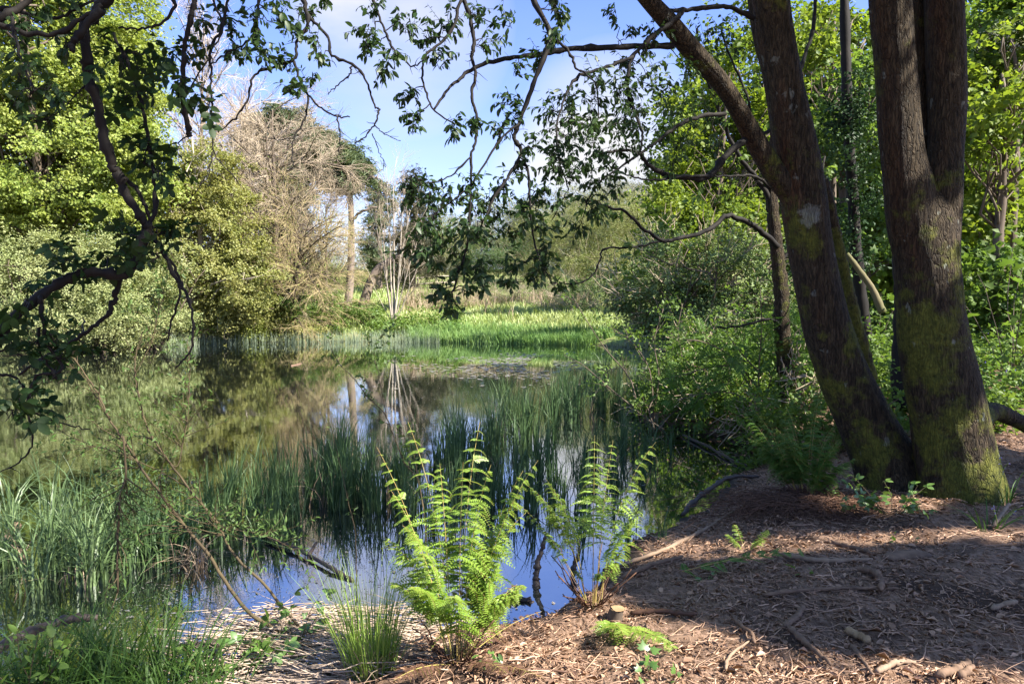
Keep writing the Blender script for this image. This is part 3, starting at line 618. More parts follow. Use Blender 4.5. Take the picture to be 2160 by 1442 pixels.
# crowns above the picture, with the gaps through which the sun falls
def strip(a, b, rad, n=8, z=0):
    for k in range(n):
        u = k / (n - 1); px = a[0] + (b[0] - a[0]) * u; py = a[1] + (b[1] - a[1]) * u; lit(ground(px, py) + np.array([0, 0, z]), rad)
strip((640, 1400), (2100, 1442), .28, 14); strip((700, 1340), (1280, 1400), .3, 7)
for z in (.15, .45, .75, 1.0): lit(ground(960, 1390) + np.array([0, 0, z]), .36)
for z in (.1, .5, .8): lit(ground(1250, 1260) + np.array([0, 0, z]), .22)
for z in (.1, .4): lit(ground(780, 1420) + np.array([0, 0, z]), .25)
strip((1400, 1165), (2140, 1120), .24, 9); strip((1960, 1075), (1790, 1075), .25, 4, .15); strip((1240, 1320), (1420, 1345), .25, 4); lit(ground(1297, 1295), .2)
for py, px in ((1010, 2080), (960, 2070), (900, 2062), (540, 2000), (500, 1985), (455, 2015), (1025, 2060)): lit(at(px, py, YB - .2), .26)
for py, px in ((60, 1905), (180, 1922), (240, 1925), (290, 1920), (340, 1930), (150, 2025)): lit(at(px, py, YB - .2), .18)
for py in (300, 400, 480, 560, 640): lit(at(1745, py, YA - .2), .07)
for px, py in ((420, 1310), (560, 1340), (480, 1330), (200, 1150), (280, 1110), (100, 1150), (340, 1180), (400, 1160), (40, 1190), (130, 1220), (240, 1210), (20, 1120)): lit(ground(px, py) + np.array([0, 0, .3]), .42)
for px, py in ((500, 1020), (640, 1010), (820, 960), (900, 930), (1100, 900), (1250, 860), (1400, 800), (560, 1080)): lit(ground(px, py + 60) + np.array([0, 0, .4]), .3)
for py, px in ((520, 2000), (470, 1995), (985, 2080)): lit(at(px, py, YB - .2), .27)
for px, py, Y, q in ((1500, 300, 21, 1.5), (1560, 420, 21, 1.2), (1440, 430, 21, 1.2), (1600, 200, 21.5, 1.3), (1640, 330, 21, 1.0), (1750, 120, 15, .9), (1780, 260, 14, .7), (2110, 400, 11.5, .8), (2110, 220, 11, .8), (2120, 560, 11, .5), (1560, 720, 9, .4), (1480, 780, 9, .4), (1640, 740, 9, .4), (1420, 560, 17, .8), (1350, 600, 17, .7), (1560, 560, 17, .6)): lit(at(px, py, Y), q)
for x in np.arange(-6, 4.5, 1.0):
    for y in (28.5, 31, 34, 38): lit((x, y, .8), 1.0)
def canopy(root, blobs, per_m2, seed, mat, barkm, size=.13, clump=.45):
    r = np.random.default_rng(seed); pts, cl = crown_pts(blobs, per_m2, clump, 1.0, .2, r)
    pts = pts[not_blocking(pts)]
    d = pts - np.array([0, 0, CAM_Z]); f = d @ FWD; vis = (f > .2) & (np.abs(d @ RGT) / np.maximum(f, .01) < .80) & (np.abs(d @ UPV) / np.maximum(f, .01) < .56)
    pts = pts[~vis]
    g = Geo(); crown_leaves(g, pts, size, SPRAY, r, .6); g.build('crown', mat, root)
    return cl
canopy(LEAN, [((-.2, 2.0, 5.6), (2.2, 2.2, 1.0)), ((2.4, .9, 6.6), (2.0, 1.6, 1.0)), ((1.8, 4.2, 6.4), (1.8, 2.2, 1.1)), ((2.5, 2.2, 6.2), (1.6, 1.7, 1.1)), ((-1.8, 4.6, 6.0), (1.6, 1.6, .8))], 85, 3, M['wood'], barkA)
canopy(MOSSY, [((4.4, 4.6, 7.2), (2.2, 2.3, 1.4)), ((5.4, 2.6, 6.4), (1.8, 1.8, 1.2)), ((4.2, 6.4, 7.4), (2, 1.8, 1.2))], 85, 4, M['wood'], barkB)

# ------------------------------------------------------------------ hanging branches of the leaning tree
def pxpath(pts, Y0, Y1, k=6):
    n = len(pts); return smooth_path([at(p[0], p[1], Y0 + (Y1 - Y0) * i / (n - 1)) for i, p in enumerate(pts)], k)
def gnarl(P, amt, seed=0):
    r = np.random.default_rng(seed); Q = P.copy(); Q[1:-1] += r.normal(size=Q[1:-1].shape) * amt; return Q
def resample(P, K):
    s = np.concatenate([[0], np.cumsum(np.linalg.norm(np.diff(P, axis=0), axis=1))]); u = np.linspace(0, s[-1], K)
    return np.stack([np.interp(u, s, P[:, i]) for i in range(3)], -1)
def branch_set(root, specs, mat, seed=1, sides=7, knob=0.0):
    """each branch of the photograph: points in the picture, depths, thickness; returns sample points"""
    S = []; r = np.random.default_rng(seed)
    for pts, Y0, Y1, w0, w1 in specs:
        P = gnarl(pxpath(pts, Y0, Y1), .0028, int(r.integers(1e6))); n = len(P); Ym = (Y0 + Y1) / 2
        rad = np.linspace(pxs(w0 * .4, Y0), pxs(w1 * .42, Y1), n) * r.uniform(.86, 1.18, n) * (1 + knob * (r.uniform(0, 1, n) > .86))
        g = Geo(); g.tubes(P, rad, sides)
        # short side spurs
        tw, tr = grow(P[None], rad[None], max(2, n // 5), .1, 1, .09, .9, .0022, 4, -.05, .5); g.tubes(tw, tr, 4, False)
        g.build('branch', mat, root, smooth=True); S.append(P)
    return np.concatenate(S)
def leaf_clumps(root, samples, clumps, leafm, twigm, size, tpl, seed=1, per=8, droop=.6, name='foliage', twig_r=.0035, dens=1.0, depth_jit=.14, spread=1.1):
    """leafy twigs: each clump (px, py, r px) hangs from the nearest branch point"""
    r = np.random.default_rng(seed); tg = Geo(); lg = Geo(); cen = []
    d = samples - np.array([0, 0, CAM_Z]); f = d @ FWD; sp = np.stack([CX + F_PX * (d @ RGT) / f, CY - F_PX * (d @ UPV) / f], -1)
    for px, py, rp in clumps:
        k = int(np.argmin(np.hypot(sp[:, 0] - px, sp[:, 1] - py) + 40 * r.uniform(0, 1, len(sp))))
        Y = samples[k, 1] + r.normal() * depth_jit; c = at(px, py, Y); R_ = pxs(rp, Y) * spread; s = samples[k]
        L = np.linalg.norm(c - s)
        t = np.linspace(0, 1, 7)[:, None]; e = c + np.array([r.normal() * .3, r.normal() * .3, -.6]) * R_
        feed = s * (1 - t) + e * t + np.array([0, 0, 1]) * (np.sin(t * math.pi) * .10 * L) + r.normal(size=(7, 3)) * .012 * np.sin(t * math.pi)
        tg.tubes(feed, np.linspace(twig_r, twig_r * .45, 7), 4, False)
        n = max(3, int(rp * .16 * dens)); st = feed[r.integers(3, 7, n)] * .5 + (c + r.normal(size=(n, 3)) * R_ * .25) * .5; st = np.where(r.uniform(size=(n, 1)) < .7, feed[r.integers(3, 7, n)], st)
        en = c + rdir(n, r) * R_ * r.uniform(.45, 1.05, (n, 1)) + np.array([0, 0, -.12 * R_])
        tt = np.linspace(0, 1, 5)[None, :, None]; P = st[:, None] * (1 - tt) + en[:, None] * tt + np.array([0, 0, 1]) * np.sin(tt * math.pi) * .1 * R_ + r.normal(size=(n, 5, 3)) * .006
        tg.tubes(P, np.linspace(twig_r * .5, twig_r * .25, 5)[None] * np.ones((n, 1)), 3, False)
        leaf_on(lg, P, per, size, tpl, .2, droop, .7, .7, 0, None, r)
    if twigm is not None: tg.build('twigs', twigm, root)
    lg.build(name, leafm, root)
SB = [
 ([(1420,97),(1340,98),(1290,100),(1200,103),(1140,115),(1075,122),(1010,140),(970,165),(940,195),(915,232)], 5.1, 4.2, 17, 5),
 ([(1118,-60),(1125,0),(1160,70),(1150,115),(1120,190),(1095,260),(1085,290),(1100,320),(1080,360),(1060,390),(1035,430),(1020,470),(985,520)], 4.3, 3.9, 15, 4),
 ([(1100,320),(1115,370),(1118,430),(1125,500),(1140,550),(1165,600)], 4.1, 3.9, 8, 3),
 ([(970,-50),(980,0),(995,50),(1000,100),(995,120),(1003,160),(995,200),(1005,250),(1005,290),(995,330),(993,400),(990,450),(985,520),(960,600),(950,650)], 4.0, 3.7, 11, 4),
 ([(985,-30),(970,0),(955,60),(925,95),(900,115),(890,150),(900,200),(918,235),(960,262)], 4.0, 3.7, 9, 3),
 ([(770,-40),(790,10),(810,60),(822,90),(838,115),(870,140),(895,125)], 3.9, 3.7, 7, 3),
 ([(1572,296),(1530,330),(1495,372),(1450,375),(1400,367),(1365,345),(1345,320),(1300,318),(1250,330)], 5.45, 4.6, 19, 5),
 ([(1495,372),(1440,372),(1380,380),(1330,372),(1290,352)], 5.2, 4.6, 7, 3),
 ([(1440,22),(1425,40),(1380,75),(1335,120),(1325,160),(1325,200),(1340,240),(1355,280),(1350,320)], 5.0, 4.6, 14, 5),
 ([(1335,120),(1270,145),(1215,165),(1190,210),(1175,270),(1180,340),(1200,400)], 4.8, 4.3, 9, 3),
 ([(1590,40),(1540,15),(1500,15),(1440,22),(1410,22)], 5.5, 5.0, 13, 9),
 ([(1530,240),(1480,245),(1440,260),(1410,280),(1370,310),(1320,345),(1270,380),(1235,425)], 5.3, 4.4, 11, 3),
 ([(1155,70),(1200,110),(1215,145),(1235,155),(1260,190),(1262,250)], 4.3, 4.2, 7, 3),
 ([(1600,285),(1640,262),(1660,200),(1690,140),(1715,60),(1722,-20)], 5.9, 6.6, 10, 9),
 ([(1590,300),(1575,200),(1540,120),(1520,60)], 5.9, 6.0, 8, 4),
 ([(1095,260),(1055,295),(1020,350),(985,400),(930,440),(900,470)], 4.0, 3.8, 6, 2.5),
 ([(995,330),(950,370),(905,385),(870,370)], 3.8, 3.7, 5, 2),
]
S_lean = branch_set(LEAN, SB, M['barkdark'], 2, 8, .25)
CC = [(790,18,26),(765,75,34),(850,40,38),(820,115,30),(860,190,28),(940,25,40),(905,65,30),(930,110,34),(800,150,22),(775,100,22),(870,260,28),(1000,262,24),(965,270,26),(1050,262,32),(1085,232,34),(1062,205,20),
 (1040,85,30),(1062,30,28),(1010,20,26),(1150,60,34),(1135,105,26),(1180,75,18),(870,372,32),(850,405,28),(905,395,38),(950,405,36),(915,440,34),(890,475,30),(868,515,32),(905,530,36),(952,520,36),(1000,470,32),(1040,500,34),(1020,560,30),(980,545,32),(945,600,30),(952,648,26),(935,615,20),(970,485,32),
 (1000,385,34),(1060,380,36),(1030,405,34),(1095,420,34),(1110,460,30),(1080,545,32),(1075,590,22),(1025,600,18),(990,605,14),(1150,555,30),(1172,590,20),(1150,520,32),(1125,580,22),(1150,230,36),(1182,262,38),(1200,200,38),(1250,200,44),(1230,272,42),(1292,178,40),(1300,242,44),(1322,202,36),(1160,335,36),(1192,352,40),(1212,312,38),(1242,402,34),(1192,432,34),(1152,470,32),(1262,362,40),(1275,310,36),(1190,15,28),(1175,0,20),(1320,300,34),(1352,240,38),(1345,180,34),(1380,140,36),(1360,330,30),(1300,395,28),(1260,440,30),(1215,480,24),(1100,345,24),(1130,290,26),(1290,20,22),(1330,60,20),(1390,60,26),(1420,210,34),(1440,290,32),(1470,200,30),(1500,110,30),(1530,50,32),(1560,90,26),(1480,60,26),(1400,280,30),(1420,330,26),(1560,180,30),(1100,140,18),(1500,290,24),(1365,95,24),(1210,240,40),(1170,300,36),(1250,150,34),(1310,130,32),(1280,260,40),(1330,255,36),(1225,350,36),(1290,345,34),(1135,385,30),(1200,270,36),(1085,485,28),(1010,430,32),(930,480,34),(1050,440,32),(1125,430,28),(1400,180,30),(1445,150,28),(1460,250,28),(1500,250,24)]
leaf_clumps(LEAN, S_lean, CC, M['sallow'], M['barkdark'], .044, tpl_ovate(.44), 5, 7, .75, dens=2.15, spread=1.4)

# ------------------------------------------------------------------ the gnarled branch and twigs hanging in from the left
ELD = thing('overhanging_tree', 'gnarled dark branch with large drooping leaves hanging over the pond at left', 'tree', (-3.6, 2.6, .1))
EB = [
 ([(300,-80),(250,-30),(222,0),(195,35),(176,60),(184,120),(185,160),(205,215),(216,275),(236,345),(252,372),(266,412),(300,462),(312,478)], 2.9, 3.1, 27, 20),
 ([(215,20),(185,50),(160,85),(152,95),(155,110)], 2.9, 2.85, 22, 10),
 ([(312,476),(300,515),(280,560),(255,582),(200,573),(140,590),(85,622),(40,660),(0,702),(-60,770)], 3.1, 2.7, 24, 22),
 ([(255,580),(246,610),(238,640),(225,665),(190,695),(150,722),(90,755),(40,790)], 3.1, 3.0, 15, 6),
 ([(312,478),(328,440),(325,370),(312,290),(300,220),(285,170),(262,120),(240,70)], 3.1, 3.2, 11, 7),
 ([(262,375),(285,395),(305,430),(316,465)], 3.1, 3.1, 10, 8),
 ([(318,490),(345,530),(370,585),(398,628),(406,680),(404,735),(370,775)], 3.1, 3.0, 11, 4),
 ([(345,530),(372,570),(380,620),(362,680),(352,720)], 3.1, 3.1, 8, 4),
 ([(412,-60),(410,0),(403,40),(390,100),(386,150),(388,220),(396,270),(401,288)], 3.1, 3.1, 13, 11),
 ([(490,-50),(480,0),(470,50),(442,110),(446,150),(444,200),(449,270),(450,320),(480,358),(510,392)], 3.3, 3.3, 8, 2),
 ([(448,320),(440,360),(415,400),(398,430)], 3.3, 3.2, 4, 1.5),
 ([(638,-50),(640,0),(650,50),(626,90),(620,125),(560,146),(532,165),(522,210),(495,250),(460,280)], 3.6, 3.5, 11, 3),
 ([(645,30),(690,75),(700,115),(750,140),(776,180),(790,222),(800,232),(790,262),(775,283),(748,304)], 3.6, 3.5, 8, 2.5),
 ([(785,282),(800,320),(815,350)], 3.5, 3.5, 3, 1.5), ([(743,140),(735,160),(712,180),(692,200)], 3.5, 3.5, 5, 2), ([(791,265),(815,285),(845,297)], 3.5, 3.5, 3, 1.5),
 ([(620,130),(632,165),(650,200),(680,230),(712,246),(738,247)], 3.6, 3.5, 7, 3),
 ([(650,203),(643,250),(622,288),(616,330),(622,350)], 3.6, 3.5, 6, 2), ([(712,246),(718,290),(710,340)], 3.5, 3.5, 4, 1.5), ([(622,290),(590,295),(560,292)], 3.5, 3.5, 3, 1.5),
 ([(-40,45),(0,52),(60,72),(120,70),(170,42),(215,10)], 2.8, 2.9, 16, 9), ([(25,35),(32,80),(48,130),(60,165),(72,192)], 2.8, 2.7, 8, 4),
 ([(-30,20),(30,20),(80,40),(130,35),(200,0)], 3.0, 3.1, 14, 6), ([(180,180),(150,210),(120,240),(80,255)], 3, 2.9, 4, 2), ([(-20,40),(20,30),(60,0),(90,-30)], 2.9, 3.0, 22, 14),
 ([(85,625),(90,660),(95,700),(110,740),(130,780),(70,800),(60,870),(70,930),(40,975),(0,995)], 2.8, 2.8, 10, 3),
 ([(-20,790),(30,795),(62,840),(72,870),(140,895),(190,905)], 2.8, 2.9, 8, 3), ([(82,690),(85,740),(120,800)], 2.8, 2.8, 8, 4),
 ([(-30,740),(20,740),(60,760),(80,740)], 2.8, 2.8, 6, 4), ([(560,-40),(545,10),(540,60),(520,90),(480,110),(440,140)], 3.5, 3.4, 8, 3), ([(330,-30),(370,10),(340,50),(300,60),(250,60)], 3.0, 3.0, 9, 4), ([(450,0),(470,60),(440,120),(400,190)], 3.3, 3.2, 5, 3),
]
S_eld = branch_set(ELD, EB, M['barkdark'], 4, 8, .35)
EC = [(250,110,44),(300,140,46),(350,100,44),(395,115,36),(330,180,40),(260,190,36),(285,90,40),(225,140,34),(255,210,24),(270,215,24),(415,210,26),(435,215,22),(355,190,36),(375,150,32),(300,300,26),(285,290,24),(330,330,34),(355,350,26),(345,385,18),(300,330,24),(360,310,26),(250,480,20),(265,475,18),(350,485,20),(360,490,14),(290,520,36),(260,520,32),(230,530,28),(120,550,38),(160,545,34),(100,580,28),(190,560,24),(140,520,28),(330,540,22),(310,520,24),(90,660,34),(50,650,28),(20,665,28),(120,700,34),(150,680,30),(60,720,34),(20,720,28),(95,750,36),(140,740,30),(30,830,34),(20,870,26),(60,840,30),(100,870,28),(120,780,26),(180,740,24)]
leaf_clumps(ELD, S_eld, EC, M['elder'], M['barkdark'], .10, ELDER, 6, 2, .35, 'foliage', .004, .7)
EC2 = [(500,60,38),(540,30,40),(590,40,38),(570,90,36),(620,60,34),(660,85,30),(680,120,26),(610,130,34),(650,150,26),(560,110,30),(520,110,28),(610,175,24),(640,185,20),(470,20,34),(490,90,28),(590,10,30),(530,70,30),(670,20,20),(640,20,28),(690,0,16),(30,100,34),(60,130,30),(10,40,40),(90,20,36),(130,90,30),(60,60,34),(150,10,34),(40,210,26),(90,240,30),(60,250,22),(430,40,30),(430,90,24),(120,200,26),(20,160,28),(100,170,24),(200,230,20),(70,190,30)]
leaf_clumps(ELD, S_eld, EC2, M['sallow'], M['barkdark'], .042, tpl_ovate(.46), 7, 6, .6, 'small_leaves', .003, 1.4)
# ================================================================== WILLOW SAPLING and whip at the water's edge
def sapling(name, label, base, stems, clumps, leaf, size, seed, twig_n=40, per=5, leafm='sapling', tl=.30):
    o = thing(name, label, 'sapling', base)
    S = []; g = Geo(); r = np.random.default_rng(seed)
    for pts, Y0, Y1, w0, w1 in stems:
        P = gnarl(pxpath(pts, Y0, Y1), .002, seed); rad = np.linspace(pxs(w0 * .29, Y0), pxs(w1 * .29, Y1), len(P)); gg = Geo(); gg.tubes(P, rad, 8); gg.build('stem', M['willowstem'], o, smooth=True); S.append((P, rad))
    g = Geo(); lg = Geo()
    for P, rad in S:
        tw, tr = grow(P[None], rad[None], twig_n, .35, 1, tl, .8, .0032, 6, .1, .35, seed=seed); g.tubes(tw, tr, 4, False)
        leaf_on(lg, tw, per, size, leaf, .15, .0, .7, .8, 0, None, r); tw2, tr2 = grow(tw, tr, twig_n, .3, 1, tl * .5, .7, .002, 4, .1, .3, seed=seed + 1); g.tubes(tw2, tr2, 3, False); leaf_on(lg, tw2, per, size * .85, leaf, .2, .0, .7, .8, 0, None, r)
    g.build('twigs', M['willowstem'], o); lg.build('foliage', M[leafm], o); return o
sapling('willow_sapling', 'slender leaning willow sapling with several bare lower stems beside the rush tuft', ground(600, 1330), [
 ([(610,1345),(570,1320),(510,1275),(440,1170),(390,1110),(345,1050),(300,990),(262,930),(235,890),(200,820),(160,760),(140,715)], 3.45, 3.9, 15, 4),
 ([(640,1335),(620,1308),(560,1235),(490,1165),(460,1105),(400,1032),(340,950),(310,900),(290,820),(285,760),(300,700)], 3.5, 3.9, 12, 4),
 ([(400,1030),(330,990),(250,955),(170,930),(120,905)], 3.7, 3.9, 5, 2), ([(345,960),(375,980),(395,880),(400,780),(395,720)], 3.7, 3.9, 6, 2),
 ([(260,920),(265,1000),(250,1080),(248,1250)], 3.6, 3.5, 8, 8), ([(325,1060),(420,1100),(560,1130),(640,1170)], 3.6, 3.7, 3, 2), ([(235,890),(180,800),(120,740),(60,690)], 3.8, 4, 4, 2), ([(280,800),(320,720),(340,640),(345,590)], 3.8, 4, 3, 1.5)],
 [], NARROW, .036, 11, 34, 6)
sapling('willow_whip', 'single thin brown whip with sparse small leaves behind the bright fern', ground(905, 1330), [
 ([(912,1320),(900,1200),(895,1090),(880,1010),(850,970),(815,880),(772,832),(748,800),(712,762),(690,715)], 3.7, 4.3, 6, 2), ([(815,880),(800,800),(790,740),(815,690)], 4.0, 4.3, 3, 1.2), ([(895,1090),(880,1000),(860,900)], 3.8, 4, 3, 1.5)], [], OVATE, .032, 13, 9, 5, 'sapling', .16)
sapling('red_stemmed_whip', 'thin reddish shoot rising out of the water left of the bright fern', ground(755, 1240), [
 ([(752,1230),(750,1130),(735,1060),(722,1000),(700,905)], 4.3, 4.5, 5, 2)], [], NARROW, .03, 17, 7, 3, 'sapling', .14)

# ================================================================== REEDS, RUSHES, GRASS
def blades(geo, base, h, width, lean, bend, seed=0, segs=6, az=None, tip=.0):
    r = np.random.default_rng(seed); n = len(base)
    az = r.uniform(0, 2 * math.pi, n) if az is None else az
    d = np.stack([np.cos(az), np.sin(az), np.zeros(n)], -1); f = az + r.uniform(-1.2, 1.2, n) + math.pi / 2; wv = np.stack([np.cos(f), np.sin(f), np.zeros(n)], -1)
    t = np.linspace(0, 1, segs + 1); V = np.empty((n, segs + 1, 2, 3))
    for k, u in enumerate(t):
        off = lean * u + bend * u ** 3
        c = base + d * (off * h)[:, None] + np.array([0, 0, 1.]) * (h * (u - .42 * np.minimum(bend, 1.4) * u ** 4))[:, None]
        w = width * (1 - u ** 2.2 * .93) * .5
        V[:, k, 0] = c - wv * w[:, None]; V[:, k, 1] = c + wv * w[:, None]
    k = np.arange(segs); q = np.stack([2 * k, 2 * k + 1, 2 * k + 3, 2 * k + 2], -1); off = (np.arange(n) * (segs + 1) * 2)[:, None, None]
    geo.add(V.reshape(-1, 3), (q[None] + off).reshape(-1, 4))
def patch(c, rx, ry, n, r):
    a = r.uniform(0, 2 * math.pi, n); q = np.sqrt(r.uniform(0, 1, n)); return np.stack([c[0] + np.cos(a) * q * rx, c[1] + np.sin(a) * q * ry, np.zeros(n)], -1)
def on_ground(P, dz=0, lo=-.06): P = P.copy(); P[:, 2] = np.maximum(height(P[:, 0], P[:, 1]), lo) + dz; return P
def reed_patch(geo, specs, seed, width=(.007, .014), bendm=.17, dens=.40):
    """specs (px, base py, half width px, depth m, height m, count)"""
    r = np.random.default_rng(seed)
    for px, py, rp, dy, h, n in specs:
        c = ground(px, py); rx = pxs(rp, c[1]); n = int(n * dens); nt_ = max(4, n // 16); tc_ = patch(c, rx, dy, nt_, r)
        i = r.integers(0, nt_, n); b = tc_[i] + np.concatenate([r.normal(size=(n, 2)) * .022, np.zeros((n, 1))], 1); b = on_ground(b, 0, -.05)
        th = r.uniform(.65, 1.3, nt_)
        blades(geo, b, h * th[i] * r.uniform(.55, 1.12, n), r.uniform(width[0], width[1], n), r.uniform(.0, .16, n), np.abs(r.normal(size=n)) * bendm + (r.uniform(size=n) > .93) * .9, int(r.integers(1e6)), 6)
g = Geo()
reed_patch(g, [(620,1040,60,.5,.60,520),(560,1075,60,.45,.55,520),(500,1110,60,.4,.55,520),(440,1140,55,.35,.55,450),(690,1020,45,.5,.62,420),(740,1050,50,.4,.66,560),(800,1060,45,.35,.6,450),(740,1010,40,.5,.7,380),(870,1030,45,.5,.66,420),(940,1010,50,.5,.72,560),(1000,1000,45,.5,.7,480),(1060,960,45,.6,.78,480),(1080,905,45,.8,.82,560),(1130,930,40,.6,.7,360),(980,960,50,.6,.7,420),
 (1180,880,40,.8,.75,460),(1240,868,50,.9,.75,620),(1300,860,50,.9,.75,620),(1350,850,50,1.0,.75,520),(1290,820,60,1.6,.8,520),(1400,810,60,1.6,.75,600),(1470,795,60,1.8,.75,600),(1520,780,50,1.8,.75,520),(1200,830,40,1.2,.7,300)], 21)
reed_patch(g, [(1130,1010,45,.5,.55,130),(1190,1000,45,.5,.55,130),(1160,1060,50,.4,.5,90),(1250,990,50,.5,.55,110),(1310,1010,50,.4,.5,90),(1330,960,40,.5,.5,110),(1260,1050,50,.4,.45,70),(1100,1060,40,.4,.5,120),(1040,1060,50,.4,.5,200),(900,1090,60,.35,.5,150),(1210,1100,40,.3,.45,40),(980,1120,50,.3,.4,30),(1400,960,40,.4,.4,36),(1440,930,40,.4,.35,30),(650,1080,60,.4,.5,200),(580,1130,60,.3,.42,160)], 22, dens=.8)
g2 = Geo(); reed_patch(g2, [(620,1045,70,.5,.4,60),(500,1115,80,.4,.35,70),(740,1050,80,.5,.4,70),(880,1035,70,.5,.42,60),(1000,1000,60,.5,.45,60),(1090,930,70,.8,.5,60),(1240,870,80,1,.5,70),(1400,815,90,1.6,.5,80)], 29, (.006, .011), .7); tag(g2.build('dead_sedge_blades', M['dryreed']), 'dry straw-coloured blades standing among the green sedge', 'dead sedge', kind='stuff')
tag(g.build('sedge_bed', M['reed']), 'dark green sedge standing in the middle of the pond in a long diagonal bed', 'sedge', kind='stuff')
def clump_thing(name, label, cat, specs, seed, mat, width=(.008, .014), bendm=.6, dead=None):
    g = Geo(); reed_patch(g, specs, seed, width, bendm); b = ground(specs[0][0], specs[0][1]); o = thing(name, label, cat, b)
    g.build('blades', mat, o)
    if dead:
        g = Geo(); reed_patch(g, dead, seed + 1, (.006, .012), .9); g.build('dead_blades', M['dryreed'], o)
    return o
clump_thing('sedge_clump', 'broad sunlit pale green arching sedge clump at the left edge of the picture', 'sedge', [(60,1215,90,.35,.66,330),(-30,1190,80,.4,.68,240),(40,1120,100,.4,.6,300)], 31, M['reedlit'], dead=[(60,1215,70,.2,.3,30)])
clump_thing('sedge_clump', 'sunlit pale arching sedge clump between the left edge and the sapling stems', 'sedge', [(150,1225,60,.35,.62,280),(220,1200,70,.35,.6,320),(200,1120,80,.4,.58,300)], 32, M['reedlit'], dead=[(170,1230,50,.2,.25,26)])
clump_thing('sedge_clump', 'upright sedge clump crossed by the leaning sapling stems', 'sedge', [(310,1180,60,.4,.58,340),(370,1160,50,.4,.56,320),(330,1100,80,.4,.56,320)], 33, M['reed'])
clump_thing('dead_sedge_clump', 'brown withered sedge tussock in the water behind the sapling stems', 'sedge', [(395,1190,28,.10,.24,40)], 34, M['reed'], dead=[(395,1195,32,.12,.26,240)])
clump_thing('sedge_tuft', 'small isolated sedge tuft in the dark inlet below the right bank', 'sedge', [(1350,1010,10,.1,.42,36)], 35, M['reed'], (.006, .01))
clump_thing('sedge_tuft', 'single sedge tuft standing at the shore in front of the long pale stick', 'sedge', [(1400,1135,8,.06,.3,26)], 36, M['reed'], (.006, .01))
clump_thing('sedge_tuft', 'sparse sedge tuft just right of the second fern in open water', 'sedge', [(1325,1150,12,.06,.4,30)], 37, M['reed'], (.006, .01))
# soft rush tuft
r = np.random.default_rng(5); b = ground(785, 1425); o = thing('soft_rush', 'bright green spiky rush tuft growing left of the bright fern', 'rush', b)
g = Geo(); n = 260; q = patch(b, .10, .07, n, r); az = np.arctan2(q[:, 1] - b[1], q[:, 0] - b[0]) + r.normal(size=n) * .5; q = on_ground(q, -.02)
blades(g, q, r.uniform(.25, .62, n), r.uniform(.0032, .0055, n), np.abs(r.normal(size=n)) * .22 + .03, np.abs(r.normal(size=n)) * .12, 3, 6, az); g.build('stems', M['rush'], o)
g = Geo(); n = 70; q = on_ground(patch(b, .12, .08, n, r), -.01); blades(g, q, r.uniform(.12, .3, n), r.uniform(.003, .005, n), np.abs(r.normal(size=n)) * .5 + .1, np.abs(r.normal(size=n)) * .5, 4, 5); g.build('dead_stems', M['dryreed'], o)
# grass at the bottom left corner
r = np.random.default_rng(6); g = Geo()
for px, py, rp, dy, h, n in ((80,1440,120,.25,.42,260),(220,1420,120,.25,.45,320),(340,1400,90,.2,.45,260),(430,1420,80,.15,.30,120),(260,1480,200,.15,.35,260),(60,1380,80,.2,.35,120)):
    d0 = 2.95 if py < 1460 else 2.75; c = at(px, py, d0); n = int(n * .7); q = on_ground(patch(c, pxs(rp, d0), dy, n, r), -.02)
    blades(g, q, h * r.uniform(.5, 1.15, n), r.uniform(.007, .014, n), np.abs(r.normal(size=n)) * .3 + .05, np.abs(r.normal(size=n)) * .7, int(r.integers(1e6)), 7)
tag(g.build('bank_grass', M['neargrass']), 'lush broad-bladed grass in shade at the bottom left corner of the bank', 'grass', kind='stuff')
g = Geo(); n = 900; q = np.stack([r.uniform(-1.55, -.45, n), r.uniform(2.85, 3.75, n), np.zeros(n)], -1); q = on_ground(q, .005, .0); q[:, 2] += r.uniform(0, .05, n)
a = r.normal(size=n) * .5 + np.where(r.uniform(size=n) > .5, 0, math.pi); d = np.stack([np.cos(a), np.sin(a) * .6, r.uniform(-.12, .22, n)], -1); L = r.uniform(.08, .42, n)
P = q[:, None] + d[:, None] * L[:, None, None] * np.linspace(0, 1, 5)[None, :, None] + r.normal(size=(n, 5, 3)) * .006; P[..., 2] = np.maximum(P[..., 2], .003)
g.tubes(P, np.linspace(.0034, .0022, 5)[None] * r.uniform(.6, 1.3, n)[:, None], 4)
tag(g.build('dead_reed_litter', M['bleached']), 'tangle of bleached dead reed stalks lying over the water below the sapling', 'dead reeds', kind='stuff')

# far shore
r = np.random.default_rng(8); g = Geo(); n = 30000; x = r.uniform(-4.8, 5.8, n); y = r.uniform(27.0, 32.0, n); d = pond_dist(x, y); edge = -1.7 + 1.0 * vnoise(np.stack([x, y], -1), .5, 4); edge = np.where(x < -2, -.6, edge * .7); k = (d > edge) & (d < .8) & (y > 28.3 + .7 * vnoise(np.stack([x, y], -1), .8, 6))
q = np.stack([x[k], y[k], np.full(k.sum(), -.02)], -1); blades(g, on_ground(q), r.uniform(.4, .75, k.sum()), r.uniform(.018, .035, k.sum()), r.uniform(0, .3, k.sum()), r.uniform(0, .5, k.sum()), 3, 3)
tag(g.build('marsh_grass', M['grassfar']), 'vivid green marsh grass strip along the far shore in the centre', 'grass', kind='stuff')
g = Geo(); n = 60000; x = r.uniform(-15, 6.5, n); y = r.uniform(20, 33, n); d = pond_dist(x, y); nz = vnoise(np.stack([x, y], -1), .45, 14); k = (d > -1.0) & (d < .25) & (nz > .36) & ~((x > -3.2) & (x < 4.5) & (y > 26.5)) & ~((x < -13.3) & (y < 27))
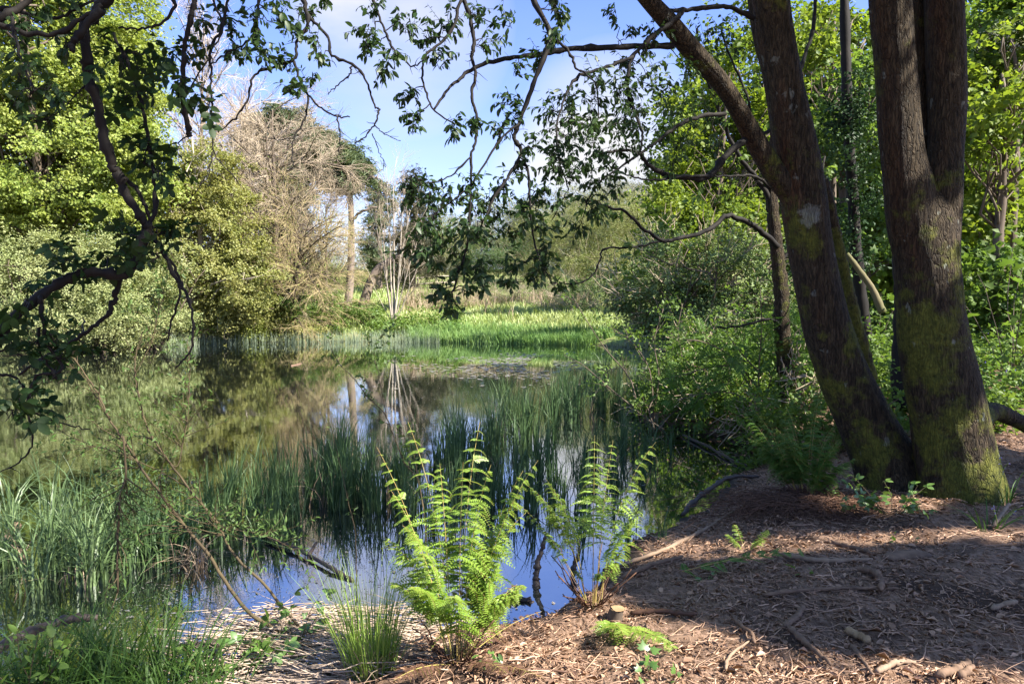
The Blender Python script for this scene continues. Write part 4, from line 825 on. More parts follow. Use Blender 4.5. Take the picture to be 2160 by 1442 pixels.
q = np.stack([x[k], y[k], np.full(k.sum(), -.02)], -1); blades(g, on_ground(q), r.uniform(.25, .7, k.sum()), r.uniform(.010, .018, k.sum()), r.uniform(0, .15, k.sum()), r.uniform(0, .25, k.sum()), 4, 3)
tag(g.build('pale_reed_fringe', M['reedpale']), 'thin pale grey-green reed fringe along the far left shore', 'reeds', kind='stuff')
g = Geo(); n = 60000; y = 30 + 34 * r.uniform(0, 1, n) ** 1.3; x = r.uniform(-.42, .36, n) * y; d = pond_dist(x, y); k = d > .6
q = on_ground(np.stack([x[k], y[k], np.zeros(k.sum())], -1)); m_ = k.sum(); hh = r.uniform(.12, .36, m_) * (.5 + 1.1 * vnoise(q[:, :2], .28, 3))
blades(g, q, hh, r.uniform(.03, .06, m_), r.uniform(0, .5, m_), r.uniform(0, .8, m_), 6, 3)
tag(g.build('meadow_grass', M['meadow']), 'sunlit rough grass covering the slope beyond the pond', 'grass', kind='stuff')
g = Geo(); n = 4200; y = r.uniform(33.5, 46, n); x = r.uniform(-.16, .2, n) * y; nz = vnoise(np.stack([x, y], -1), .33, 24); k = (nz > .5) & ((y > 38) | (x > -1.5))
q = on_ground(np.stack([x[k], y[k], np.zeros(k.sum())], -1)); m_ = k.sum(); blades(g, q, r.uniform(.5, 1.2, m_), r.uniform(.02, .035, m_), r.uniform(0, .35, m_), r.uniform(0, .5, m_), 7, 3)
tag(g.build('dead_stalks', M['dryreed']), 'stand of dry pinkish-brown stalks on the slope beyond the marsh grass', 'dead stalks', kind='stuff')
# right-hand forest floor
def scatter_leaves(n, box, size, tpl, mat, name, label, cat, seed, hz=.25, cond=None, up=.9, shore=.35):
    r = np.random.default_rng(seed); q = np.stack([r.uniform(box[0], box[1], n), r.uniform(box[2], box[3], n), np.zeros(n)], -1)
    k = (pond_dist(q[:, 0], q[:, 1]) > shore)
    if cond is not None: k &= cond(q)
    q = on_ground(q[k]); q[:, 2] += np.abs(r.normal(size=len(q))) * hz * (.3 + vnoise(q[:, :2], .9, seed)) + .02
    g = Geo(); crown_leaves(g, q, size, tpl, r, up); return tag(g.build(name, mat), label, cat, kind='stuff')
scatter_leaves(24000, (1.8, 12, 6.4, 18), .17, SPRAY, M['under'], 'undergrowth', 'green herbs and low plants covering the woodland floor behind the big trees', 'undergrowth', 41, .28, lambda q: (vnoise(q[:, :2], .5, 3) > .2) & (q[:, 1] > 6.5 + .8 * vnoise(q[:, :2], 1.2, 8)))
scatter_leaves(5000, (-14, -2.5, 31, 36), .3, SPRAY, M['under'], 'bank_plants', 'leafy plants along the far bank below the bare tree', 'undergrowth', 42, .5, lambda q: vnoise(q[:, :2], .4, 5) > .3)

scatter_leaves(13000, (1.5, 5.2, 6.9, 11.5), .13, SPRAY, M['wood'], 'inlet_plants', 'dense low plants overhanging the dark inlet between the rowan and the leaning tree', 'undergrowth', 43, .5, lambda q: (pond_dist(q[:, 0], q[:, 1]) < 2.4) & (vnoise(q[:, :2], .9, 7) > .2), shore=-.12)
# ================================================================== FERNS
def frond(geo, stalk, base, az, L, lean, curve, Wd, pairs, s0=.3, flat=.85, m=11, seed=0, droop=.35, start=None, rr=.0028):
    """one frond: stalk and rachis tube, pinnae made of many small pinnules"""
    r = np.random.default_rng(seed); K = 24; u = np.linspace(0, 1, K)
    d = np.array([math.cos(az), math.sin(az), 0]); th = lean + curve * u ** 1.8
    st = L / (K - 1); P = np.empty((K, 3)); P[0] = base
    for k in range(1, K): P[k] = P[k-1] + st * (d * math.sin(th[k]) + np.array([0, 0, 1]) * math.cos(th[k]))
    stalk.tubes(P, np.linspace(rr, rr * .25, K), 5, False)
    w0 = np.array([-d[1], d[0], 0]); s = s0 + (1 - s0) * (np.arange(pairs) / pairs) ** .93
    idx = np.repeat(np.arange(pairs), 2); sg = np.tile([-1., 1.], pairs); f = s[idx] * (K - 1); k = np.minimum(f.astype(int), K - 2); q = (f - k)[:, None]
    p0 = P[k] * (1 - q) + P[k+1] * q; T = nrm(P[k+1] - P[k]); rel = (s[idx] - s0) / (1 - s0)
    pl = Wd * np.minimum(1, .55 + rel * 3) * (1 - rel) ** .75 * r.uniform(.7, 1.15, len(idx)) + .008
    side = w0[None] * sg[:, None]; fn = nrm(np.cross(T, side) * sg[:, None])
    up = np.array([0, 0, 1.]); nm = nrm(fn * (1 - flat) * np.sign((fn[:, 2:3]) + 1e-3) + up * flat + r.normal(size=fn.shape) * .2)
    fw = d[None] * .55 * (1 if flat > .5 else 0)
    ax = nrm(side + T * .22 + fw * r.uniform(.2, 1.2, (len(idx), 1)) + r.normal(size=side.shape) * .22); ax = nrm(ax - nm * (ax * nm).sum(-1, keepdims=True) * .7)
    n = len(idx); t = (np.arange(m) + .6) / m
    droop = droop * r.uniform(.4, 1.7, n)[:, None]; pin = p0[:, None] + ax[:, None] * (pl[:, None] * t[None])[..., None] - up * (droop * pl[:, None] * t[None] ** 2.2)[..., None]
    cr = nrm(np.cross(nm, ax))
    for s2 in (-1, 1):
        axp = nrm(cr * s2 + ax * .45)[:, None].repeat(m, 1).reshape(-1, 3); np_ = nm[:, None].repeat(m, 1).reshape(-1, 3) + r.normal(size=(n * m, 3)) * .12
        sz = (pl[:, None] * .28 * (1 - t[None]) ** .6 + .005) * r.uniform(.85, 1.15, (n, m)); geo.inst(tpl_kite(.40, .08, .4), frames(axp, np_), pin.reshape(-1, 3), sz.reshape(-1))
    stalk.tubes(np.stack([p0, pin[:, m // 2], pin[:, -1]], 1), np.full((n, 3), .0008) * np.array([1, .8, .4]), 3, False)
def fern(name, label, base, fronds, leafm, group=None, stalkm='fernstalk', crown_r=.0, dead=0, seed=0):
    o = thing(name, label, 'fern', base, group); r = np.random.default_rng(seed)
    for i, kw in enumerate(fronds):
        g, s = Geo(), Geo(); kw = dict(kw); mt = kw.pop('mat', leafm); a = kw['az']; b = np.array(base) + np.array([math.cos(a), math.sin(a), 0]) * r.uniform(.02, .06) + np.array([0, 0, -.01])
        frond(g, s, b, seed=seed * 50 + i, **kw); f = g.build('frond', M[mt], o); s.build('stalk', M[stalkm], f)
    if dead:
        g = Geo(); n = dead; a = r.uniform(0, 2 * math.pi, n); L = r.uniform(.08, .34, n); d = np.stack([np.cos(a) * .6, np.sin(a) * .6, r.uniform(-.15, .9, n)], -1)
        P = np.array(base) + np.stack([np.cos(a), np.sin(a), np.zeros(n)], -1)[:, None] * .04 + d[:, None] * L[:, None, None] * np.linspace(0, 1, 5)[None, :, None] + np.random.default_rng(seed).normal(size=(n, 5, 3)) * .008
        g.tubes(P, np.full((n, 5), .0028), 4); g.build('dead_stalks', M['fernlitter'], o)
    return o
r = np.random.default_rng(77)
b = ground(965, 1390)
fr = []
for k in range(6): fr.append(dict(az=r.uniform(0, 6.28), L=r.uniform(.70, 1.16), lean=r.uniform(.02, .17), curve=r.uniform(.05, .7), Wd=r.uniform(.14, .21), pairs=int(r.integers(13, 18)), s0=r.uniform(.3, .42), droop=.5))
fr.append(dict(az=2.7, L=1.0, lean=.25, curve=.35, Wd=.10, pairs=13, s0=.4)); fr.append(dict(az=.3, L=.95, lean=.2, curve=.45, Wd=.10, pairs=12, s0=.5))
for k in range(12): fr.append(dict(az=r.uniform(0, 6.28), L=r.uniform(.40, .84), lean=r.uniform(.03, .26), curve=r.uniform(.3, .95), Wd=r.uniform(.10, .18), pairs=int(r.integers(11, 16)), s0=r.uniform(.36, .5)))
for k in range(5): fr.append(dict(az=r.choice([-.2, .3, 3.2, -.5, 2.8]) + r.normal() * .2, L=r.uniform(.36, .48), lean=.2, curve=1.1, Wd=.14, pairs=13, s0=.45))
for k in range(5): fr.append(dict(az=r.uniform(0, 6.28), L=r.uniform(.3, .5), lean=r.uniform(.9, 1.2), curve=r.uniform(.4, .65), Wd=.08, pairs=10, s0=.3, mat='fernlitter', droop=.3))
fern('fern', 'tall bright sunlit fern at the water edge in the centre foreground', b, fr, 'fern', dead=46, seed=1)
b2 = ground(1250, 1275); fr = []
for k in range(6): fr.append(dict(az=r.uniform(0, 6.28), L=r.uniform(.5, 1.0), lean=r.uniform(.03, .3), curve=r.uniform(.1, .7), Wd=r.uniform(.13, .19), pairs=int(r.integers(9, 14)), s0=r.uniform(.38, .52), droop=.5))
fr.append(dict(az=3.0, L=.68, lean=.42, curve=.5, Wd=.11, pairs=12, s0=.4)); fr.append(dict(az=.2, L=.42, lean=.25, curve=.8, Wd=.10, pairs=12, s0=.45)); fr.append(dict(az=.9, L=.9, lean=.12, curve=.2, Wd=.12, pairs=14, s0=.4))
for k in range(3): fr.append(dict(az=r.uniform(0, 6.28), L=.28, lean=.2, curve=.6, Wd=.03, pairs=6, s0=.75))
fern('fern', 'smaller fern with brown stalks on a root hummock beside the sawn stump', b2, fr, 'fern', dead=60, seed=2)
b3 = ground(1700, 1060); fr = []
for k in range(20): fr.append(dict(az=r.uniform(0, 6.28), L=r.uniform(.5, .9), lean=r.uniform(.08, .5), curve=r.uniform(.3, 1.0), Wd=r.uniform(.13, .2), pairs=17, s0=.28, m=12))
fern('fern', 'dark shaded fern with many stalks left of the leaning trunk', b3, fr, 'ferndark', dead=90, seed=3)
fern('fallen_fern_frond', 'bright yellow-green fern frond lying on the sunlit litter in front of the stump', ground(1275, 1325) + np.array([0, 0, .04]), [dict(az=-1.12, L=.52, lean=1.15, curve=.5, Wd=.15, pairs=13, s0=.05, flat=.9, m=11, droop=.25), dict(az=-1.5, L=.42, lean=1.0, curve=.6, Wd=.13, pairs=11, s0=.05, flat=.95, m=12, droop=.1)], 'fern', seed=4)
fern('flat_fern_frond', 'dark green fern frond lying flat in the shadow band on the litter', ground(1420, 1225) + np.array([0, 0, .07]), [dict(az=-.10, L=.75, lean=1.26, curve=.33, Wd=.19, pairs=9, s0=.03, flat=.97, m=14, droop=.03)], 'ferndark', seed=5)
fern('seedling_fern', 'tiny pale fern seedling in litter below the dark fern', ground(1575, 1155), [dict(az=a, L=.17, lean=.6, curve=.6, Wd=.05, pairs=8, s0=.3) for a in (.3, 1.8, 3.4, 5)], 'fern', seed=6)
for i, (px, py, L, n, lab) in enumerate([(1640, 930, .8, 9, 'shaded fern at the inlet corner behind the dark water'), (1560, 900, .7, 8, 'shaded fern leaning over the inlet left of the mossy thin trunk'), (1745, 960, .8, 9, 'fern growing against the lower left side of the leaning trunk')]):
    fern('fern', lab, ground(px, py), [dict(az=r.uniform(0, 6.28), L=L * r.uniform(.7, 1.1), lean=r.uniform(.1, .4), curve=r.uniform(.3, .9), Wd=.16, pairs=13, s0=.3, m=8) for _ in range(n)], 'ferndark', seed=10 + i, dead=20)

# ------------------------------------------------------------------ brambles, bluebells, rowan, small plants
def leafy_plant(name, label, cat, base, n_st, L, spread, tpl, size, mat, per=5, seed=0, arch=-.5, stemm='willowstem', rad=.003):
    r = np.random.default_rng(seed); o = thing(name, label, cat, base); a = r.uniform(0, 2 * math.pi, n_st); d = nrm(np.stack([np.cos(a) * spread, np.sin(a) * spread, np.ones(n_st)], -1)); K = 7
    P = np.empty((n_st, K, 3)); P[:, 0] = np.array(base) + np.stack([np.cos(a), np.sin(a), 0 * a], -1) * .03 - np.array([0, 0, .02]); ln = L * r.uniform(.5, 1.1, n_st)
    for k in range(1, K): d = nrm(d + np.array([0, 0, arch / K]) + r.normal(size=d.shape) * .1); P[:, k] = P[:, k-1] + d * (ln / (K - 1))[:, None]
    P[..., 2] = np.maximum(P[..., 2], height(P[..., 0].ravel(), P[..., 1].ravel()).reshape(P.shape[:2]) + .01)
    g = Geo(); g.tubes(P, np.linspace(rad, rad * .4, K)[None] * np.ones((n_st, 1)), 5, False); g.build('stems', M[stemm], o)
    g = Geo(); leaf_on(g, P, per, size, tpl, .2, .15, .6, 1.0, 0, None, r); g.build('leaves', M[mat], o); return o
leafy_plant('bramble', 'sunlit young bramble with pale green leaves at the foot of both big trees', 'bramble', ground(1880, 1085), 13, .42, .9, TRIPLE, .085, 'bramble', 5, 1)
leafy_plant('bramble', 'bramble shoots with sunlit leaves at the base of the leaning sapling', 'bramble', ground(600, 1385), 9, .34, .8, TRIPLE, .08, 'bramble', 5, 2)
leafy_plant('bramble', 'low bramble in shade along the bottom edge left of the rush tuft', 'bramble', ground(480, 1425), 9, .34, .9, TRIPLE, .08, 'under', 5, 3)
leafy_plant('nettle', 'young nettle plants at the bottom left corner among the grass', 'nettle', at(70, 1440, 2.75) * np.array([1, 1, 0]) + np.array([0, 0, .12]), 8, .3, .5, OVATE, .055, 'under', 9, 4, .2)
leafy_plant('seedling', 'small green seedling at the right foot of the bright fern', 'plant', ground(1050, 1410), 4, .16, .5, OVATE, .04, 'bramble', 5, 5, .3, rad=.002)
leafy_plant('seedling', 'pale leafy seedling cut by the bottom edge below the fallen frond', 'plant', ground(1390, 1436), 5, .13, .8, LOBED, .06, 'bramble', 3, 6, .2, rad=.002)
leafy_plant('seedling', 'little lobed seedling beside the flat dark frond', 'plant', ground(1490, 1215), 3, .09, .7, LOBED, .05, 'bramble', 3, 7, .2, rad=.002)
leafy_plant('seedling', 'tiny green seedling on the litter above the forked stick', 'plant', ground(1905, 1150), 3, .09, .7, LOBED, .045, 'bramble', 3, 8, .2, rad=.002)
leafy_plant('seedling', 'tiny seedling in the middle of the shaded litter', 'plant', ground(1690, 1212), 3, .07, .7, LOBED, .04, 'under', 3, 9, .2, rad=.002)
leafy_plant('maple_sapling', 'young maple with big lobed leaves right of the mossy tree', 'sapling', ground(2130, 800), 7, 2.0, .35, LOBED, .19, 'wood', 8, 10, 0, 'bark', .008)
leafy_plant('maple_sapling', 'young maple with big lobed leaves between the two big trunks', 'sapling', ground(1850, 790), 6, 1.7, .35, LOBED, .17, 'wood', 8, 11, 0, 'bark', .007)
def bluebell(label, base, n, seed, h=.26):
    r = np.random.default_rng(seed); o = thing('bluebell', label, 'bluebell', base); g = Geo(); q = on_ground(patch(base, .05, .05, n * 6, r), -.01)
    blades(g, q, r.uniform(.14, .28, n * 6), r.uniform(.008, .013, n * 6), np.abs(r.normal(size=n * 6)) * .5 + .2, np.abs(r.normal(size=n * 6)) * .6, seed, 6); g.build('leaves', M['neargrass'], o)
    g = Geo(); f = Geo()
    for k in range(n):
        t = np.linspace(0, 1, 8)[:, None]; b0 = np.array(base) + np.array([r.normal() * .04, r.normal() * .04, 0]); hh = h * r.uniform(.7, 1.2); P = b0 + np.array([0, 0, hh]) * t + np.array([r.normal() * .06, r.normal() * .04, 0]) * t ** 2
        P[-1] += np.array([.015, 0, -.006]); g.tubes(P, np.linspace(.0028, .0016, 8), 5, False)
        for j in range(5): f.inst(NARROW, frames(np.array([[r.normal(), r.normal(), -1.2]]), np.array([[1., 0, .2]])), P[-1 - j // 2][None], np.array([.022]))
    g.build('stalk', M['rush'], o); f.build('flower', M['blue'], o); return o
bluebell('tall bluebell with a nodding flower at the right edge beside the mossy trunk', ground(2125, 1065), 2, 3, .42)
bluebell('low bluebell tuft with strap leaves near the pale cut stick', ground(2085, 1118), 2, 4, .22)
g = Geo(); r = np.random.default_rng(9); n = 420; q = np.stack([r.uniform(5.0, 12, n), r.uniform(6.8, 13, n), np.zeros(n)], -1); q = on_ground(q, .22); q[:, 2] += r.uniform(0, .12, n)
g.inst(NARROW, frames(nrm(r.normal(size=(n, 3)) * .5 + np.array([0, 0, -1])), r.normal(size=(n, 3))), q, r.uniform(.03, .055, n))
tag(g.build('bluebell_drift', M['blue']), 'scattered blue flowers in the green undergrowth behind the mossy tree', 'bluebells', kind='stuff')
# rowan sapling
b = ground(1600, 905); o = thing('rowan_sapling', 'young rowan with feathery leaves spreading over the water left of the thin mossy trunk', 'sapling', b); r = np.random.default_rng(12)
Y = b[1]; st = []
for pts in ([(1605,905),(1600,800),(1606,700),(1604,610)], [(1610,880),(1560,780),(1500,775),(1440,790),(1400,800)], [(1610,860),(1640,760),(1680,730),(1700,700)], [(1600,820),(1540,750),(1480,720),(1440,715)], [(1605,790),(1560,740),(1530,700)], [(1606,850),(1650,830),(1690,800)], [(1604,870),(1550,830),(1480,830),(1430,845)]):
    st.append(resample(pxpath(pts, Y, Y - .5), 12))
st = np.array(st); g = Geo(); g.tubes(st, np.linspace(.012, .004, 12)[None] * np.ones((len(st), 1)), 6)
tw, tr = grow(st, np.full(st.shape[:2], .008), 60, .25, 1, .5, .8, .004, 6, .0, .3, seed=4); g.tubes(tw, tr, 4, False); g.build('stems', M['bark'], o)
g = Geo(); leaf_on(g, np.concatenate([st[:, 3:9], tw]), 6, .21, ROWAN, .25, .1, .5, 1.3, 0, None, r); g.build('foliage', M['rowan'], o)
def thin_shrub(name, label, stems, Y, seed, leaf, size, mat, n_tw=50, tl=.5, per=6, barkm='bark', rad=.012):
    st = np.array([resample(pxpath(p, Y, Y + .4), 12) for p in stems]); o = thing(name, label, 'shrub', st[0, 0]); r = np.random.default_rng(seed)
    g = Geo(); g.tubes(st, np.linspace(rad, rad * .35, 12)[None] * np.ones((len(st), 1)), 6); tw, tr = grow(st, np.full(st.shape[:2], rad * .6), n_tw, .25, 1, tl, .7, .004, 6, .15, .35, seed=seed); g.tubes(tw, tr, 4, False)
    t2, r2 = grow(tw, tr, n_tw * 2, .3, 1, tl * .5, .7, .0025, 4, .1, .3, seed=seed + 1); g.tubes(t2, r2, 3, False); g.build('stems', M[barkm], o)
    g = Geo(); leaf_on(g, np.concatenate([resample(p, 5)[None] for p in t2] + [resample(p, 5)[None] for p in tw]), per, size, leaf, .2, .1, .7, .8, 0, None, r); g.build('foliage', M[mat], o)
thin_shrub('thin_willow', 'thin willow stems with small yellow-green leaves standing in the sedge right of centre', [[(1350,890),(1330,800),(1280,740),(1240,680),(1205,620)],[(1380,890),(1370,780),(1330,720),(1290,690)],[(1370,900),(1390,800),(1380,720),(1400,650)],[(1400,895),(1440,790),(1430,700),(1440,640)],[(1390,900),(1300,830),(1230,770),(1190,750)]], 9.6, 3, OVATE, .055, 'under', 60, .5, 5)
thin_shrub('thin_willow', 'leafy sapling shrub overhanging the inlet at the far end', [[(1380,905),(1370,860),(1390,830)],[(1390,905),(1420,870),(1450,860)],[(1400,905),(1360,880),(1340,860)],[(1440,900),(1480,860),(1530,850)],[(1500,900),(1540,860),(1570,840)]], 9.2, 5, OVATE, .06, 'wood', 50, .4, 5)

# ================================================================== STICKS, STUMP, DRIFTWOOD, LITTER
def stick(name, label, cat, pts, r0, r1, mat='stick', on='ground', seed=0, spurs=0, cut=False, zoff=None):
    r0 *= 1.2; r1 *= 1.1; P = smooth_path([ground(p[0], p[1]) + np.array([0, 0, (p[2] if len(p) > 2 else 0) + (r0 * .6 + .014 if zoff is None else zoff)]) for p in pts], 5); rr = np.random.default_rng(seed); P[1:-1] += rr.normal(size=P[1:-1].shape) * r0 * .10
    P = resample(P, max(14, len(P) * 2)); P[1:-1] += (rr.normal(size=P[1:-1].shape) * r0 * .12); u_ = np.linspace(0, 1, len(P)); rad = np.linspace(r0, r1, len(P)) * rr.uniform(.84, 1.12, len(P)) * (1 + .45 * (rr.uniform(size=len(P)) > .9)) * np.minimum(1, .35 + 7 * np.minimum(u_ + .02, 1.04 - u_)); g = Geo(); g.tubes(P, rad, 9); c = P.mean(0)
    if spurs:
        tw, tr = grow(P[None], rad[None], spurs, .2, .95, .12, .8, r1 * .7, 5, .0, .4, seed=seed); g.tubes(tw, tr, 5)
    o = g.build(name, M[mat], None, c, True); return tag(o, label, cat)
stick('fallen_stick', 'long pale bare pole running down the bank into the inlet', 'stick', [(1305,1200),(1400,1165),(1480,1125),(1560,1075),(1600,1045)], .011, .008, 'stickpale', seed=1)
stick('fallen_branch', 'dark curved branch resting on the bank with one end in the inlet', 'branch', [(1440,1092,.0),(1480,1065,.06),(1540,1035,.10),(1600,1018,.03)], .020, .014, 'stickdark', seed=2)
stick('fallen_stick', 'grey forked stick in the sunlit litter below the shadow band', 'stick', [(1545,1306),(1565,1330),(1585,1345),(1592,1365)], .010, .007, 'stick', seed=3, spurs=2)
stick('fallen_stick', 'straight brown stick in sunlight right of the forked stick', 'stick', [(1662,1330),(1700,1365),(1730,1390),(1752,1412)], .011, .008, 'stick', seed=4)
stick('fallen_stick', 'thin greyish stick pointing down to the bottom edge', 'stick', [(1795,1368),(1815,1395),(1842,1432)], .009, .006, 'stick', seed=5)
stick('broken_branch', 'short thick broken piece with orange torn end', 'branch', [(1782,1338),(1810,1350),(1836,1362)], .014, .013, 'cutwood', seed=6)
stick('fallen_stick', 'long grey branch lying flat across the litter in front of the bramble', 'stick', [(1648,1176),(1700,1186),(1760,1190),(1840,1187)], .014, .009, 'stickpale', seed=7)
stick('fallen_stick', 'mottled stick angled towards the pale wood slab', 'stick', [(1755,1150),(1790,1160),(1832,1172)], .015, .011, 'stick', seed=8)
stick('fallen_stick', 'knobbly curved root-like stick at the top of the shadow band', 'stick', [(1808,1206),(1840,1214),(1856,1228),(1860,1254)], .015, .010, 'stick', seed=9, spurs=2)
stick('log_piece', 'thick pale log piece at the bottom right corner', 'log', [(1975,1436),(2010,1425),(2045,1408)], .015, .013, 'stick', seed=10)
stick('log_piece', 'short sawn log beside the pale log piece at the bottom right', 'log', [(2025,1438),(2052,1416)], .013, .012, 'stick', seed=11)
stick('fallen_stick', 'pale bent stick lying at the bottom edge below the broken piece', 'stick', [(1850,1426),(1890,1408),(1930,1406)], .011, .008, 'stickpale', seed=12)
stick('cut_stick', 'pale cut stick propped up near the right edge', 'stick', [(2092,1118),(2108,1104,.02),(2128,1083,.05)], .011, .010, 'stickpale', seed=13)
stick('fallen_stick', 'long thin twig crossing the middle of the shadow band', 'stick', [(1610,1262),(1700,1252),(1800,1248),(1900,1250)], .010, .006, 'stick', seed=14)
stick('fallen_stick', 'brown stick lying beside the sawn stump', 'stick', [(1330,1300),(1390,1298),(1470,1304)], .012, .010, 'fernlitter', seed=15)
stick('fallen_stick', 'light brown stick slanting out of the shadow into the sun', 'stick', [(1655,1330),(1680,1310),(1694,1290)], .012, .010, 'stick', seed=16)
stick('fallen_stick', 'bundle-like brown stick at the water edge left of the long pole', 'stick', [(1310,1225),(1370,1200),(1440,1180)], .014, .010, 'stick', seed=17)
stick('fallen_stick', 'thin forked twig in the lower centre of sunlit litter', 'stick', [(1530,1420),(1540,1390),(1580,1360)], .007, .004, 'stickpale', seed=18, spurs=3)
stick('fallen_stick', 'short pale stick near the right edge of the shadow band', 'stick', [(2090,1292),(2130,1280),(2145,1276)], .010, .009, 'stickpale', seed=19)
stick('fallen_stick', 'dark twig in front of the bright fern', 'stick', [(1050,1437),(1120,1420),(1200,1424)], .006, .004, 'fernlitter', seed=20)
stick('fallen_branch', 'thin arching dead branch over the inlet below the rowan', 'branch', [(1400,890,.35),(1440,870,.55),(1480,870,.6),(1540,905,.25),(1600,925,.05)], .014, .010, 'stick', seed=21, spurs=4)
stick('sunken_branch', 'dark half sunken branch crossing the inlet', 'branch', [(1440,920,.02),(1500,950,.03),(1570,985,.02),(1600,975,.05)], .016, .010, 'stickdark', seed=22, zoff=0)
stick('sunken_branch', 'dark branch lying in blue water left of the rush tuft', 'branch', [(560,1140,.03),(640,1172,.03),(700,1205,.02),(745,1225,.0)], .010, .013, 'stickdark', seed=23, zoff=0)
stick('broken_stub', 'short black stub sticking up from the water branch', 'branch', [(648,1188,.0),(658,1170,.03),(668,1160,.06)], .012, .009, 'stickdark', seed=24, zoff=0)
stick('sunken_log', 'low dark log breaking the water surface right of the bright fern', 'log', [(1060,1268,.0),(1090,1265,.012),(1125,1270,.0)], .022, .012, 'stickdark', seed=25, zoff=0)
stick('driftwood_snag', 'dark rotten snag standing in the water beside the second fern', 'snag', [(1130,1235,.0),(1132,1225,.12),(1142,1222,.22),(1150,1222,.32)], .020, .008, 'stickdark', seed=26, zoff=-.03, spurs=2)
stick('driftwood_snag', 'brown snag half hidden behind the stalks of the second fern', 'snag', [(1205,1222,.0),(1212,1215,.10),(1222,1215,.2),(1218,1212,.28)], .015, .007, 'stickdark', seed=27, zoff=-.03, spurs=2)
stick('floating_log', 'pale weathered log among the sedge at the left edge', 'log', [(-30,1190,.02),(10,1160,.06),(36,1130,.1)], .03, .02, 'stickpale', seed=28, zoff=0)
stick('fallen_branch', 'dark branch lying in the grass at the bottom left corner', 'branch', [(-20,1420,.10),(60,1385,.12),(130,1365,.14),(210,1350,.13)], .022, .016, 'stickdark', seed=29, zoff=0)
stick('fallen_branch', 'wet dark branch under the bramble at the bottom centre left', 'branch', [(380,1385,.05),(440,1385,.06),(520,1380,.06),(580,1378,.04)], .018, .014, 'stickdark', seed=30, zoff=0)
stick('floating_stick', 'small pale stick floating far out on the left of the pond', 'stick', [(614,772),(636,767)], .03, .02, 'stick', seed=31, zoff=0)
stick('hanging_vine', 'thin pale vine looped across the foot of the leaning trunk', 'vine', [(1752,955,.45),(1760,985,.50),(1810,1000,.47),(1850,1000,.56),(1890,1010,.68)], .006, .004, 'stickpale', seed=32, zoff=0)
# pale slab
b = ground(1915, 1178); g = Geo(); P = np.stack([b + np.array([-.13, 0, .02]), b + np.array([-.04, .01, .035]), b + np.array([.06, .015, .035]), b + np.array([.13, .0, .02])]); P = smooth_path(P, 4); g.tubes(P, np.array([.03, .042, .05, .05, .052, .05, .05, .052, .05, .045, .04, .036, .02])[:len(P)], 10)
V = g.V[0]; V[:, 2] = b[2] + (V[:, 2] - b[2]) * .45; V += (fbm(V, 14, 3, 3)[:, None] - .5) * .03; tag(g.build('wood_slab', M['stick'], None, b, True), 'pale flat slab of weathered wood on the litter below the bramble', 'wood')
b = ground(1440, 1350); g = Geo(); P = smooth_path([b + np.array([-.07, 0, .01]), b + np.array([0, 0, .02]), b + np.array([.08, -.01, .01])], 4); g.tubes(P, np.array([.016, .026, .03, .031, .032, .031, .03, .026, .014]), 9); V = g.V[0]; V[:, 2] = b[2] + (V[:, 2] - b[2]) * .35
tag(g.build('bark_piece', M['stick'], None, b, True), 'flat reddish piece of bark on the sunlit litter right of the fallen frond', 'bark')
# sawn stump
b = ground(1297, 1305); o = thing('sawn_stump', 'short sawn stump with pale cut face beside the second fern', 'stump', b)
g = Geo(); P = np.stack([b + np.array([-.006, .0, -.05]), b + np.array([0, 0, .015]), b + np.array([.012, -.008, .06])]); g.tubes(P, np.array([.052, .041, .036]), 18, False); V = g.V[0]; V[:, :2] += (V[:, :2] - b[:2]) * ((fbm(V, 40, 5, 3) - .5) * .5)[:, None]; V[:, 2] += np.where(V[:, 2] > b[2] + .05, (fbm(V, 30, 9, 2) - .5) * .03, 0); g.build('bole', M['bark'], o, smooth=True)
g = Geo(); a = np.linspace(0, 2 * math.pi, 18, endpoint=False); top = P[-1] + np.array([0, 0, .001]); V = np.stack([top[0] + .038 * np.cos(a), top[1] + .038 * np.sin(a), np.full(18, top[2])], -1); g.add(np.vstack([top + np.array([0, 0, .002]), V]), np.array([(0, 1 + i, 1 + (i + 1) % 18) for i in range(18)])); g.build('cut_face', M['cutwood'], o)

# litter on the bank
r = np.random.default_rng(15)
def bank_pts(n, x0=-1.3, x1=5.6, y0=2.35, y1=7.2, dmin=.02):
    q = np.stack([r.uniform(x0, x1, n), y0 + (y1 - y0) * r.uniform(0, 1, n) ** 1.5, np.zeros(n)], -1); k = pond_dist(q[:, 0], q[:, 1]) > dmin
    q = q[k]; q = on_ground(q); return q[(np.abs(q[:, 0]) < .8 * q[:, 1] + .3) & (q[:, 2] > .01)]
q = bank_pts(95000); q = q[vnoise(q[:, :2], 3.5, 12) * .6 + vnoise(q[:, :2], 1.2, 13) * .6 + r.uniform(0, .3, len(q)) > .58]; n = len(q); a = r.uniform(0, 2 * math.pi, n); ax = np.stack([np.cos(a), np.sin(a), r.normal(size=n) * .22], -1); nm = nrm(np.stack([r.normal(size=n) * .42, r.normal(size=n) * .42, np.ones(n)], -1)); q[:, 2] += r.uniform(.0, .016, n)
g = Geo(); s = np.minimum(r.lognormal(-4.1, .55, n), .055); sc = np.stack([s * r.uniform(.2, .95, n), s, s * r.uniform(.5, 2.5, n)], -1); g.inst(tpl_kite(.55, .16, .5), frames(ax, nm), q, sc)
tag(g.build('leaf_litter', M['litter']), 'brown wood chips and dead leaf flakes covering the bank', 'leaf litter', kind='stuff')
q = bank_pts(11000); n = len(q); a = r.uniform(0, 2 * math.pi, n); L = np.minimum(r.lognormal(-2.6, .6, n), .4); d = np.stack([np.cos(a), np.sin(a), r.normal(size=n) * .10], -1); q[:, 2] += r.uniform(.004, .022, n)
